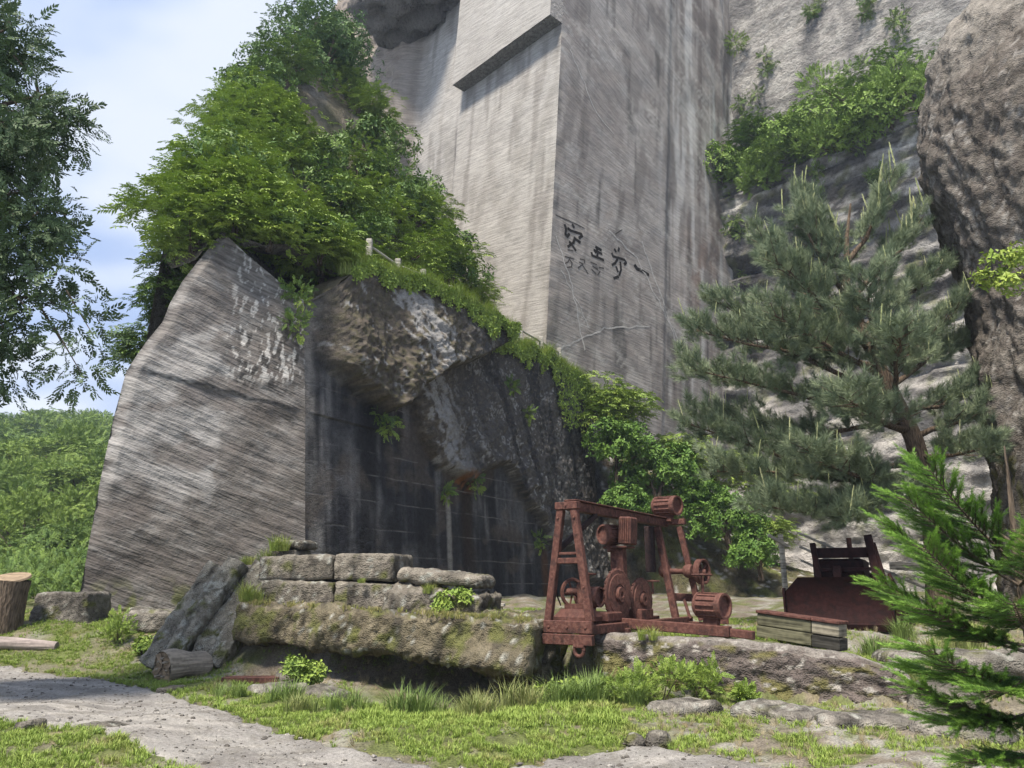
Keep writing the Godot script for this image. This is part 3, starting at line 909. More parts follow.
	for e in [[[[0.4, 22.3], [2.0, 19.4], [3.3, 15.6]], 0.10], [[[5.2, 24.3], [8.2, 23.2], [10.3, 21.0], [12.8, 18.6]], 0.12], [[[8.6, 24.6], [10.6, 21.6], [12.6, 18.4], [14.5, 16.2]], 0.13], [[[1.2, 15.2], [5.0, 17.4], [9.6, 18.6]], 0.10], [[[1.0, 20.2], [3.6, 17.2]], 0.07], [[[0.8, 36.0], [3.6, 32.4], [5.4, 31.6]], 0.08]]:
		put("mineral_vein", strokes([e[0]], e[1], org, nr, 0.12), M.vein, o)

# cut or stained lines on the right face, lying on its surface
func strokes(list: Array, w: float, org: Vector3, nr: Vector3, ragged := 0.0) -> ArrayMesh:
	var st := begin()
	for s in list:
		var pts := []
		for i in s.size() - 1:
			var n := maxi(1, int(Vector2(s[i][0], s[i][1]).distance_to(Vector2(s[i + 1][0], s[i + 1][1])) / 0.4))
			for k in n + (1 if i == s.size() - 2 else 0):
				pts.append(Vector2(s[i][0], s[i][1]).lerp(Vector2(s[i + 1][0], s[i + 1][1]), float(k) / n) + Vector2(ragged * sm(i * 3.0 + k, w * 90.0), ragged * sm(k * 1.1, i * 2.0)))
		for i in pts.size() - 1:
			var q := []
			var dir: Vector2 = (pts[i + 1] - pts[i]).normalized()
			for e in [[pts[i] - dir * w * 0.25, -1.0], [pts[i] - dir * w * 0.25, 1.0], [pts[i + 1] + dir * w * 0.25, 1.0], [pts[i + 1] + dir * w * 0.25, -1.0]]:
				var f: Vector2 = e[0] + Vector2(-dir.y, dir.x) * w * 0.5 * e[1] * (1.0 + 0.35 * sm(i * 1.7, e[1] * 3.0))
				q.append(tower_pos(f.x, f.y, DR) + nr * (tower_out(f.x, f.y) + 0.015 + 0.002 * (i % 3)) - org)
			quad(st, q[0], q[1], q[2], q[3], nr)
	return st.commit()

# ------------------------------------------------------------------ rear cliff, bank, boulder
const R0 := Vector2(18.7, 57.0)
const DB := Vector2(0.722, -0.692)

func rear_out(t: float, y: float) -> float:
	var e := 0.5 * fb(t * 0.08, 3.0)
	var out := 2.6 * ss(35.0 + e, 33.0 + e, y) + 1.2 * ss(27.0 + e, 25.5 + e, y) * -1.0 + 2.0 * ss(22.5, 21.0, y) + 0.8 * ss(14.0, 13.2, y)
	var low := ss(36.0, 33.0, y)
	out += lerpf(0.3, 0.6, low) * fb(t * 0.12, y * 0.2, 1.0) + lerpf(0.08, 0.2, low) * fb(t * 0.5, y * 1.6, 2.0) + 0.08 * fb(t * 1.6, y * 3.0, 3.0)
	var k := y * 0.75 + 0.9 * fb(t * 0.07, y * 0.12, 8.0)          # bedding planes
	out += low * 0.55 * ss(0.0, 0.9, k - floorf(k)) * (0.6 + 1.2 * fb(t * 0.2, floorf(k) * 3.3, 9.0))
	return out

func build_rear():
	var org := at_xd(R0, 0.0)
	var n := Vector3(DB.y, 0, DB.x)
	var f := func(u: float, v: float) -> Array:
		var t := lerpf(-6.0, 42.0, u)
		var y := lerpf(0.0, 60.0, v)
		var p := at_xd(R0 + DB * t, y) + n * rear_out(t, y) - org
		var c := mixc(Color(0.17, 0.162, 0.155), Color(0.29, 0.28, 0.265), fb(t * 0.3, y * 1.1, 4.0) * 1.4 + 0.5)
		var band := ss(34.0, 32.0, y) * ss(24.0, 27.5, y)
		c = mixc(c, Color(0.42, 0.415, 0.40), ss(0.0, 0.16, fb(t * 0.9, y * 2.4, 5.0)) * (0.25 + 0.6 * band))
		c = mixc(c, Color(0.05, 0.048, 0.05), ss(-0.02, 0.12, fb(t * 0.22, y * 0.9, 6.0)) * ss(35.0, 31.0, y) * 0.85)
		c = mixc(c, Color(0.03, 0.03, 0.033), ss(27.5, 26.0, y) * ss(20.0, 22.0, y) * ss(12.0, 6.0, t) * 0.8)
		c = mixc(c, Color(0.13, 0.14, 0.07), ss(0.12, 0.3, fb(t * 0.9, y * 0.9, 7.0)) * ss(35.0, 30.0, y) * 0.6)
		c = mixc(c, Color(0.42, 0.40, 0.38), ss(16.0, 10.0, y) * ss(-0.2, 0.2, fb(t * 0.3, y * 0.8, 9.0)) * 0.8)
		c = mixc(c, Color(0.1, 0.098, 0.1), ss(-0.1, 0.25, fb(t * 0.35, y * 0.12, 33.0) + 0.35 * ss(4.0, -1.0, t) - 0.15) * 0.8)
		return [p, c * 1.35, Vector2(t, y)]
	var m := sheet(170, 300, f)
	var o := thing("rear_cliff", "tall layered cliff of pale and blackened strata behind the pine tree", "cliff", org)
	put("rock_face", m, M.cliff, o)
	# natural bank running on from the dark side
	var g := func(u: float, v: float) -> Array:
		var x := lerpf(3.6, 17.0, u)
		var h := curve([[3.5, 11.0], [6.0, 9.8], [8.0, 8.0], [10.0, 5.6], [12.0, 3.6], [14.0, 2.2], [17.0, 1.2]], x)
		var d := 39.5 - (x - 4.0) * 0.42 + v * 6.5
		var y := 0.6 + h * (1.0 - pow(1.0 - v, 1.5))
		var k := 0.5 * fb(x * 0.5, v * 4.0, 1.0) + 0.2 * fb(x * 1.6, v * 12.0, 2.0)
		var c := mixc(Color(0.13, 0.105, 0.075), Color(0.085, 0.082, 0.045), fb(x * 0.7, v * 6.0, 3.0) * 1.4 + 0.5)
		c = mixc(c, Color(0.15, 0.16, 0.06), ss(0.05, 0.3, fb(x * 0.8 + v * 5.0, v * 5.0, 4.0)))
		c = mixc(c, Color(0.06, 0.062, 0.068), ss(6.5, 4.5, x + 2.0 * fb(v * 5.0, x)) * 0.8)
		c = mixc(c, Color(0.42, 0.41, 0.39), ss(0.3, 0.42, fb(x * 2.0, v * 16.0, 5.0)))
		return [Vector3(x, y + k * 0.4, -d + k), c * 1.2, Vector2(x, v)]
	solo("mossy_bank", sheet(90, 60, g), M.cliff, "steep brown mossy rock bank below the bright shrubs behind the machine", "bank")
	# dark leaning crag at the right edge
	var silh := [[0.0, 9.8], [1.0, 9.9], [2.1, 10.0], [3.3, 10.1], [5.0, 10.2], [6.7, 10.3], [8.4, 10.28], [9.6, 10.0], [11.0, 9.72], [12.4, 9.72], [13.8, 10.0], [15.0, 10.6], [15.7, 11.8], [18.0, 13.2], [23.0, 14.4]]
	var crag := func(u: float, v: float) -> Array:
		var y := lerpf(-0.2, 23.0, v)
		var a := lerpf(-1.9, 4.6, u)                  # angle round the crag, 0 pointing right
		a = PI + lerpf(-2.4, 2.6, u)
		var e := 4.4
		var dir := Vector3(cos(a), 0, -sin(a))
		var c0 := Vector3(curve(silh, y) + e + 0.25, y, -15.6)
		var k := 0.55 * fb(dir.x * 2.2 + 4.0, y * 0.4, dir.z * 2.2) + 0.28 * fb(dir.x * 6.0, y * 1.2, dir.z * 6.0) + 0.2 * fb(dir.x * 15.0, y * 3.2, dir.z * 15.0) + 0.1 * fb(dir.x * 40.0, y * 9.0, dir.z * 40.0)
		var p := c0 + dir * Vector3(e, 0, 3.4) * (1.0 + 0.07 * k) + dir * k * 0.14
		var c := mixc(Color(0.105, 0.092, 0.08), Color(0.165, 0.148, 0.13), fb(dir.x * 10.0, y * 2.2, dir.z * 10.0) * 1.5 + 0.5)
		c = mixc(c, Color(0.05, 0.043, 0.037), ss(0.05, 0.2, fb(dir.x * 14.0, y * 2.4, dir.z * 14.0 + 9.0)) * 0.5)
		c = mixc(c, Color(0.25, 0.235, 0.215), ss(0.3, 0.38, sm(dir.x * 34.0, y * 8.0, dir.z * 34.0) * 0.5 + fb(dir.x * 5.0, y, dir.z * 5.0) * 0.6))
		c = mixc(c, Color(0.3, 0.28, 0.25), ss(12.5, 14.0, y + fb(dir.x * 4.0, y)) * 0.55)
		c = mixc(c, Color(0.12, 0.115, 0.045), ss(0.0, 0.3, fb(dir.x * 6.0 + 3.0, y * 0.7, dir.z * 6.0)) * ss(6.5, 4.0, y) * 0.9)
		return [p, c * 1.25, Vector2(u, v)]
	solo("dark_crag", sheet(260, 260, crag), M.stone, "dark rough leaning crag rising along the right edge beside the pine", "crag")

func hill_y(x: float, d: float) -> float:
	return 0.6 + maxf(0.0, d - 42.0) * 0.2 + 1.2 * sm(x * 0.03, d * 0.03)

func build_hill():
	var f := func(u: float, v: float) -> Array:
		var d := lerpf(40.0, 210.0, v)
		var x := -d * lerpf(0.25, 1.15, 1.0 - u)
		return [Vector3(x, hill_y(x, d), -d), mixc(Color(0.035, 0.06, 0.02), Color(0.06, 0.085, 0.03), fb(x * 0.2, d * 0.2) + 0.5), Vector2(x, d)]
	struct("hill", sheet(50, 60, f), M.soil)

# ------------------------------------------------------------------ loose stones
func stone_col(sd: float, base: Color, moss: float, crust: float) -> Callable:
	return func(q: Vector3, _n: Vector3) -> Color:
		var s := q + Vector3(sd * 5.3, sd * 2.1, sd * 9.7)
		var c := mixc(base, base * 0.55, fb(s.x * 1.3, s.y * 1.3, s.z * 1.3) * 1.4 + 0.4)
		c = mixc(c, base * 1.3, ss(0.12, 0.4, fb(s.x * 2.4, s.y * 2.4, s.z * 2.4)))
		c = mixc(c, Color(0.13, 0.14, 0.045), ss(0.3 - moss, 0.5 - moss, fb(s.x * 1.8 + 3.0, s.y * 1.8, s.z * 1.8)) * 0.85)
		c = mixc(c, Color(0.38, 0.38, 0.34), ss(0.42 - crust, 0.52 - crust, 0.6 * sm(s.x * 7.0, s.y * 7.0, s.z * 7.0) + 0.5 * fb(s.x * 1.5, s.y * 1.5, s.z * 1.5)))
		c = mixc(c, Color(0.04, 0.037, 0.033), ss(0.2, 0.4, fb(s.x * 3.0, s.y * 0.9, s.z * 3.0 + 8.0)) * 0.7)
		c.a = 1.0
		return c

func block(called: String, label: String, cat: String, a: Vector3, b: Vector3, h: float, dep: float, sd: float, base: Color, moss := 0.1, crust := 0.05, amp := 0.06, r := 0.08, group := "", shape = null) -> MeshInstance3D:
	var w := a.distance_to(b)
	var n := Vector3i(clampi(int(w / 0.06), 8, 100), clampi(int(h / 0.06), 6, 20), clampi(int(dep / 0.09), 6, 24))
	var o := solo(called, rock(Vector3(w, h, dep), r, n, amp, sd, stone_col(sd, base, moss, crust), shape), M.stone, label, cat, Vector3.ZERO, group)
	o.transform = block_frame(a, b, h, dep)
	return o

func build_stones():
	var g1 := Color(0.235, 0.212, 0.178)
	# the great undercut slab
	block("great_slab", "great flat moss-rimmed slab jutting over a dark hollow at the foot of the heap", "rock slab", Vector3(-5.1, 1.3, -14.55), Vector3(0.3, 1.06, -12.5), 0.70, 2.6, 1.0, Color(0.19, 0.165, 0.115), 0.22, 0.05, 0.15, 0.13, "", func(q: Vector3) -> Vector3:
		var k := (q.x + 2.9) / 5.8
		q.y -= ss(0.0, -0.5, q.y) * (0.24 * ss(0.45, 1.0, k) + 0.08 * fb(q.x * 1.3, q.z)) * ss(-0.9, 0.9, q.z)
		q.z += 0.25 * ss(0.2, -0.4, q.y) * ss(0.7, 1.0, k)
		return q)
	block("shore_rock", "rugged mossy rock under the right tip of the great slab, beside the machine", "rock", Vector3(-0.35, 0.98, -13.3), Vector3(0.85, 0.9, -13.2), 1.05, 1.3, 2.0, Color(0.17, 0.15, 0.12), 0.25, 0.05, 0.22, 0.3)
	# courses of cut blocks lying on it
	block("cut_block", "long left block of the upper course on the stone heap", "stone block", Vector3(-4.92, 2.15, -15.1), Vector3(-3.41, 2.17, -14.72), 0.45, 1.0, 3.0, g1, 0.08, 0.1, 0.05, 0.05, "cut blocks on the heap")
	block("cut_block", "square pale-ended right block of the upper course on the stone heap", "stone block", Vector3(-3.37, 2.2, -14.66), Vector3(-2.21, 2.19, -14.3), 0.50, 0.95, 4.0, g1 * 1.1, 0.03, 0.1, 0.04, 0.04, "cut blocks on the heap")
	block("cut_block", "lower course block at the left beneath the long upper block", "stone block", Vector3(-4.82, 1.70, -15.0), Vector3(-3.36, 1.68, -14.62), 0.5, 1.1, 5.0, g1 * 0.9, 0.12, 0.1, 0.05, 0.05, "cut blocks on the heap")
	block("cut_block", "lower course block in the middle beneath the pale-ended block", "stone block", Vector3(-3.33, 1.68, -14.58), Vector3(-2.2, 1.66, -14.2), 0.52, 1.1, 6.0, g1 * 0.95, 0.1, 0.08, 0.05, 0.05, "cut blocks on the heap")
	block("cut_block", "weathered sloping block at the right end of the lower course", "stone block", Vector3(-2.3, 1.62, -14.15), Vector3(-0.5, 1.48, -13.5), 0.56, 1.1, 7.0, g1 * 0.85, 0.2, 0.06, 0.14, 0.14, "cut blocks on the heap")
	block("cap_stone", "small cap stone perched highest on the left of the heap", "stone block", Vector3(-4.9, 2.5, -15.55), Vector3(-4.18, 2.48, -15.35), 0.18, 0.7, 8.0, g1, 0.05, 0.15, 0.05, 0.07, "cap stones on the heap")
	block("cap_stone", "thin stone under the highest cap stone of the heap", "stone block", Vector3(-4.84, 2.32, -15.5), Vector3(-4.3, 2.31, -15.35), 0.16, 0.6, 9.0, g1 * 0.8, 0.1, 0.1, 0.05, 0.06, "cap stones on the heap")
	block("cap_stone", "long rounded cap slab on the right end of the heap", "stone block", Vector3(-2.14, 1.93, -14.25), Vector3(-0.56, 1.79, -13.68), 0.26, 0.9, 10.0, g1 * 1.05, 0.05, 0.1, 0.06, 0.12, "cap stones on the heap")
	# slabs leaning against its left end
	var tint := [1.05, 0.78, 0.95, 0.85]
	var where := ["outermost and smoothest of the leaning slabs at the left of the heap", "second leaning slab from the left, narrow and dark", "third leaning slab from the left, spotted with pale lichen", "innermost leaning slab, broad and lichened, tucked against the stone heap"]
	for k in 4:
		var lean := Vector3(0.50, 1.0, -0.30).normalized()
		var foot := Vector3(-6.75 + k * 0.43, 0.0, -15.35 + k * 0.02)
		var lenk: float = [2.15, 2.2, 2.2, 2.15, 2.05][k]
		var c := stone_col(20.0 + k, Color(0.37, 0.345, 0.29) * tint[k] * 0.9, 0.16, 0.27 if k > 0 else 0.15)
		var o := solo("leaning_slab", rock(Vector3(0.36, lenk, 1.1), 0.02, Vector3i(8, 40, 16), 0.07, 20.0 + k, c), M.stone, where[k], "rock slab", Vector3.ZERO, "slabs leaning at the left of the heap")
		var y := lean
		var x := Vector3(1, -0.3, 0.22)
		x = (x - y * x.dot(y)).normalized()
		o.transform = Transform3D(Basis(x, y, x.cross(y)), foot + y * lenk * 0.5 + x.cross(y) * [0.0, 0.16, -0.04, 0.12][k])
	# low stone kerb that carries the machine
	var led := func(u: float, v: float) -> Array:
		var k := lerpf(1.32, 5.75, u)
		var l := ledge_line(k)
		var top := ledge_top(k)
		var a := v * 3.0
		var d := 0.0
		var y := 0.0
		if a < 1.6:                                   # front
			var f := a / 1.6
			y = lerpf(-0.3, top, f)
			d = l - 0.07 + 0.05 * f * f
		else:
			var f := (a - 1.6) / 1.4
			y = top + 0.02 - 0.06 * f * f
			d = l - 0.02 + 1.15 * f
		var round_off := 0.05 * exp(-pow((a - 1.6) / 0.08, 2))
		y -= round_off
		d += round_off * 0.6
		var e := 0.6 * ss(0.93, 1.0, u)
		var n1 := 0.09 * fb(k * 0.9, a * 1.1, 1.0) + 0.06 * fb(k * 2.8, a * 3.0, 2.0) + 0.02 * fb(k * 9.0, a * 9.0, 3.0)
		d += e * 1.2 - n1 * ss(1.75, 1.4, a)
		y += n1 * 0.5 * ss(1.4, 1.75, a) - e * 0.3
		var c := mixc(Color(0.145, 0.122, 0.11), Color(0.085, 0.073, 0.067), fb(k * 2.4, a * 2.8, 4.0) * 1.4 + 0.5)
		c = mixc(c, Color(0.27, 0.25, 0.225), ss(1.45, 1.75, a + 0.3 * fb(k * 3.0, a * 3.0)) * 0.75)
		c = mixc(c, Color(0.15, 0.14, 0.055), ss(-0.05, 0.25, fb(k * 1.6, a * 1.6, 6.0) + 0.25 * ss(3.2, 1.6, k) - 0.1) * ss(1.8, 1.4, a) * 0.9)
		c = mixc(c, Color(0.34, 0.32, 0.29), ss(0.28, 0.42, fb(k * 4.0, a * 4.0, 7.0)))
		return [Vector3(k, y, -d), c * 1.15, Vector2(k, a)]
	var lo := thing("stone_kerb", "low rounded stone kerb under the machine and the timber stack", "stone kerb")
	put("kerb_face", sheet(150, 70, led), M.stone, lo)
	var cap := begin()                                # left end of the kerb
	for i in 10:
		cap.set_color(Color(0.16, 0.145, 0.115))
		var y0 := -0.3 + 1.12 * i / 10.0
		var y1 := -0.3 + 1.12 * (i + 1) / 10.0
		quad(cap, Vector3(1.33, y0, -12.92), Vector3(1.33, y1, -12.95), Vector3(1.4, y1, -14.3), Vector3(1.4, y0, -14.3), Vector3.LEFT)
	put("kerb_end", cap.commit(), M.stone, lo)
	# stray stones
	var list := [
		[Vector3(-3.75, 0.1, -12.95), Vector3(0.9, 0.2, 0.5), "flat pale stone in the grass in front of the red beam"],
		[Vector3(-2.95, 0.1, -12.7), Vector3(1.0, 0.16, 0.55), "broad low stone half sunk in the grass below the great slab"],
		[Vector3(-3.75, 0.2, -13.9), Vector3(0.6, 0.3, 0.5), "mossy stone lying against the foot of the great slab"],
		[Vector3(-1.55, 0.12, -12.7), Vector3(0.42, 0.34, 0.35), "small grey stone at the mouth of the dark hollow"],
		[Vector3(-8.1, 0.78, -18.2), Vector3(1.5, 0.55, 1.0), "large pale boulder beside the foot of the grey block"],
		[Vector3(-7.0, 0.62, -17.6), Vector3(0.8, 0.45, 0.6), "dark rounded boulder left of the leaning slabs"],
		[Vector3(-7.5, 0.35, -17.0), Vector3(0.9, 0.4, 0.6), "mossy flat boulder between the pale boulder and the leaning slabs"],
		[Vector3(-7.6, 0.75, -18.7), Vector3(0.6, 0.4, 0.5), "small stone behind the dark rounded boulder"],
		[Vector3(-8.9, 0.7, -18.9), Vector3(0.7, 0.4, 0.6), "stone behind the rough grey stump block"],
		[Vector3(1.55, 0.02, -8.75), Vector3(0.24, 0.16, 0.2), "angular stone at the path edge, larger of the pair"],
		[Vector3(1.3, 0.02, -8.72), Vector3(0.2, 0.15, 0.18), "angular stone at the path edge, smaller of the pair"],
		[Vector3(2.35, 0.08, -11.1), Vector3(1.0, 0.25, 0.6), "pale flat stone in the turf in front of the kerb"],
		[Vector3(3.4, 0.06, -10.2), Vector3(1.1, 0.2, 0.7), "broad bare stone in the turf right of the pale flat stone"],
		[Vector3(4.3, 0.05, -9.6), Vector3(1.4, 0.22, 0.8), "long bedrock hump near the bottom right of the turf"],
		[Vector3(5.0, 0.12, -9.0), Vector3(1.0, 0.25, 0.8), "bedrock hump beside the young cedar"],
		[Vector3(7.0, 0.5, -12.2), Vector3(2.6, 0.3, 1.2), "long pale flat slab behind the young cedar"],
		[Vector3(5.6, 0.2, -10.6), Vector3(0.8, 0.5, 0.6), "rough stone below the right end of the kerb"],
		[Vector3(-5.65, 0.0, -9.55), Vector3(0.34, 0.14, 0.22), "grey stone on the near edge of the path"],
		[Vector3(-4.75, 0.0, -9.5), Vector3(0.55, 0.08, 0.28), "thin flat stone on the near edge of the path"],
		[Vector3(-5.45, 0.02, -12.9), Vector3(0.42, 0.1, 0.3), "dark low stone in the lawn below the log"]]
	var k := 40.0
	for e in list:
		k += 1.0
		var sz: Vector3 = e[1]
		var n := Vector3i(clampi(int(sz.x / 0.07), 6, 26), 6, clampi(int(sz.z / 0.07), 6, 20))
		var o := solo("stone", rock(sz, minf(sz.y * 0.5, 0.16), n, 0.16 * sz.y + 0.03, k, stone_col(k, Color(0.27, 0.25, 0.22) if e[2].contains("pale") or e[2].contains("bare") or e[2].contains("bedrock") else Color(0.19, 0.175, 0.15), 0.05, 0.04)), M.stone, e[2], "stone", e[0])
		o.position.y = gy(e[0].x, -e[0].z) + sz.y * (0.02 if e[2].contains("bedrock") or e[2].contains("bare") else 0.2)
		o.rotation.y = k * 1.7
		if sz.x > 1.3: o.rotation.y = 0.25 * sin(k)

# ------------------------------------------------------------------ logs, beam, bench, fence
func build_wood():
	var y0 := gy(-5.88, 14.4)
	var o := thing("short_log", "short thick grey log with a split end lying on the grass", "log", Vector3(-5.88, y0 + 0.24, -14.4), "", 0.95)
	o.scale = Vector3.ONE * 0.86
	var st := begin()
	var pts := []
	var rad := []
	for i in 9:
		var k := i / 8.0
		pts.append(Vector3(lerpf(-0.5, 0.52, k), 0.03 * sin(k * 5.0), 0.0))
		rad.append(0.31 - 0.06 * k + 0.03 * sin(k * 9.0) - (0.05 if i == 8 else 0.0))
	limb(st, pts, rad, 16)
	put("trunk_wood", st.commit(), M.log, o)
	st = begin()
	for i in 16:
		var a := TAU * i / 16
		var b := TAU * (i + 1) / 16
		var ra := 0.30 + 0.03 * sin(i * 2.7)
		tri(st, Vector3(-0.5 + 0.05 * sin(i * 3.1), 0, 0.03), Vector3(-0.5 - 0.05 * sin(i * 1.9), cos(a) * 0.31, sin(a) * 0.31), Vector3(-0.5 - 0.05 * sin((i + 1) * 1.9), cos(b) * 0.31, sin(b) * 0.31), Vector3.LEFT)
	put("split_end", st.commit(), M.log_end, o)
	# splinters on the broken end
	for i in 7:
		st = begin()
		var a := i * 0.9
		var p := Vector3(-0.5, cos(a) * 0.18, sin(a) * 0.18)
		bar(st, p + Vector3(0.1, 0, 0), p + Vector3(-0.07 - 0.04 * sin(i * 2.0), -0.02, 0.02), 0.07, 0.04, Vector3.UP, 0.01)
		put("splinter", st.commit(), M.log, o)
	y0 = gy(-11.3, 18.0)
	o = thing("standing_log", "upright sawn log with pale ringed top at the left edge", "log", Vector3(-11.65, y0, -18.0))
	st = begin()
	limb(st, [Vector3(0, -0.1, 0), Vector3(0.02, 0.3, 0), Vector3(0.05, 0.8, 0.02), Vector3(0.08, 1.08, 0.03)], [0.45, 0.42, 0.41, 0.42], 20)
	put("trunk_wood", st.commit(), M.bark, o)
	st = begin()
	lathe(st, Transform3D(Basis(Vector3.RIGHT, 0.3), Vector3(0.08, 1.1, 0.03)), [[0.42, 0.0], [0.40, 0.04], [0.3, 0.035], [0.28, 0.025], [0.17, 0.03], [0.15, 0.022], [0.0, 0.03]], 22)
	put("ringed_top", st.commit(), M.log_end, o)
	var b := block("stump_block", "squat rough grey stone block beside the upright log", "stone block", Vector3(-11.45, gy(-10.9, 18.6) + 0.68, -18.7), Vector3(-10.05, gy(-10.4, 18.6) + 0.66, -18.6), 0.85, 0.9, 60.0, Color(0.2, 0.185, 0.165), 0.02, 0.05, 0.07, 0.08)
	b.name = b.name
	o = thing("fallen_pole", "pale weathered pole lying in front of the upright log", "log", Vector3(-10.9, gy(-10.9, 16.9) + 0.16, -17.0), "", 0.06)
	st = begin()
	limb(st, [Vector3(-1.6, 0.05, 0), Vector3(-0.6, 0.04, 0.03), Vector3(0.3, 0.0, 0), Vector3(1.15, -0.06, 0.02)], [0.14, 0.15, 0.13, 0.10], 12)
	lathe(st, Transform3D(frame_of(Vector3(1, -0.07, 0)), Vector3(1.15, -0.06, 0.02)), [[0.1, 0.0], [0.0, 0.01]], 12)
	put("pole_wood", st.commit(), mat(T.wood, 0.9, 0.95, T.wood_h, 1.5, 2, Color(0.34, 0.29, 0.27), false), o)
	o = thing("rusty_beam", "flat rust-red channel beam lying on the grass below the slab", "beam", Vector3(-4.43, gy(-4.43, 13.9) + 0.07, -13.7), "", 0.05)
	st = begin()
	bx(st, Transform3D(Basis.IDENTITY, Vector3.ZERO), Vector3(0.95, 0.035, 0.22))
	put("web", st.commit(), M.rust, o)
	for s in [-1, 1]:
		st = begin()
		bx(st, Transform3D(Basis.IDENTITY, Vector3(0.0, -0.035, 0.125 * s)), Vector3(0.95, 0.11, 0.025))
		put("flange", st.commit(), M.rust, o)
	o = thing("plank_bench", "small pale plank bench between the stone heap and the machine", "bench", Vector3(-0.45, gy(-0.45, 15.5), -15.4), "", -0.12)
	st = begin()
	bx(st, Transform3D(Basis.IDENTITY, Vector3(0, 0.36, 0)), Vector3(0.62, 0.06, 0.25))
	put("seat", st.commit(), M.grey_wood, o)
	for s in [-1, 1]:
		st = begin()
		bx(st, Transform3D(Basis.IDENTITY, Vector3(0.22 * s, 0.13, 0)), Vector3(0.08, 0.4, 0.2))
		put("leg", st.commit(), M.grey_wood, o)
	# post fence on the ledge above the dark side
	o = thing("ledge_fence", "low fence of pale posts and rails on the grassy ledge above the dark wall", "fence", slope_pos(6.0, 0.6))
	var prev := Vector3.ZERO
	var ts := [3.2, 4.8, 6.4, 8.2, 10.0, 12.0, 14.0, 16.0, 18.0]
	for i in ts.size():
		var p := slope_pos(ts[i], 0.15) - o.position
		var hgt := 1.5
		st = begin()
		bar(st, p + Vector3(0, -0.3, 0), p + Vector3(0.02 * sin(i * 2.0), hgt, 0.0), 0.22, 0.22, Vector3.RIGHT, 0.03)
		put("post", st.commit(), M.grey_wood, o)
		if i > 0:
			for e in [0.8, 1.25]:
				st = begin()
				rod(st, prev + Vector3(0, e, 0.02), p + Vector3(0, e, 0.02), 0.05, 8)
				put("rail", st.commit(), M.grey_wood, o)
		prev = p
	# stair rail behind the bulldozer
	o = thing("stair_railing", "pale stair railing descending behind the bulldozer beside the pine trunk", "railing", Vector3(9.0, gy(9.0, 20.0), -20.0))
	for i in 4:
		st = begin()
		bar(st, Vector3(-0.9 + i * 0.75, -0.1, 0.2 * i), Vector3(-0.9 + i * 0.75, 1.95 - i * 0.38, 0.2 * i), 0.1, 0.1, Vector3.RIGHT, 0.015)
		put("post", st.commit(), M.grey_wood, o)
	for e in [0.0, 0.35, 0.7]:
		st = begin()
		bar(st, Vector3(-1.5, 2.2 - e, -0.1), Vector3(1.45, 0.72 - e, 0.62), 0.06, 0.06, Vector3.UP, 0.012)
		put("rail", st.commit(), M.grey_wood, o)
	st = begin()
	bar(st, Vector3(0.5, 1.35, 0.5), Vector3(1.75, 1.28, 0.62), 0.05, 0.2, Vector3.UP, 0.01)
	put("board", st.commit(), M.grey_wood, o)
	for i in 5:
		st = begin()
		bx(st, Transform3D(Basis(Vector3.UP, -0.2), Vector3(-0.9 + i * 0.5, 0.85 - i * 0.19, -0.55 + 0.1 * i)), Vector3(0.55, 0.2, 1.0), 0.02)
		put("step", st.commit(), M.grey_wood, o)
	# leaning post by the bank
	o = thing("cross_post", "weathered post with a short crosspiece left of the bulldozer", "post", Vector3(6.3, gy(6.3, 18.0), -18.0))
	st = begin()
	bar(st, Vector3(0, -0.1, 0), Vector3(0.0, 2.0, 0), 0.12, 0.1, Vector3.RIGHT, 0.015)
	put("upright", st.commit(), M.grey_wood, o)
	st = begin()
	bar(st, Vector3(-0.32, 1.98, 0.09), Vector3(0.12, 1.72, 0.09), 0.09, 0.07, Vector3.UP, 0.012)
	put("crosspiece", st.commit(), M.grey_wood, o)
	# timbers stacked on the kerb
	var a := Vector3(4.03, 0.77, -13.1)
	var e := Vector3(4.97, 0.63, -12.1)
	o = thing("timber_stack", "short stack of squared weathered timbers capped with rusty plates on the kerb", "timber stack")
	o.transform = Transform3D(Basis((e - a).normalized(), Vector3.UP, (e - a).cross(Vector3.UP).normalized()).orthonormalized(), a)
	var spec := [["timber", 0.0, 0.93, 0.11, M.timber_green], ["timber", 0.94, 1.38, 0.1, M.timber_black], ["timber", 0.01, 0.925, 0.305, M.timber_green], ["timber", 0.94, 1.37, 0.305, M.timber_pale]]
	for s in spec:
		for z in [0.0]:
			st = begin()
			bx(st, Transform3D(Basis.IDENTITY, Vector3((s[1] + s[2]) / 2.0, s[3], -0.15 + z)), Vector3(s[2] - s[1], 0.188, 0.3), 0.012)
			put(s[0], st.commit(), s[4], o)
	for s in [[0.0, 0.93], [0.94, 1.39]]:
		st = begin()
		bx(st, Transform3D(Basis.IDENTITY, Vector3((s[0] + s[1]) / 2.0, 0.425, -0.14)), Vector3(s[1] - s[0], 0.045, 0.34), 0.008)
		put("rusty_plate", st.commit(), M.rust, o)

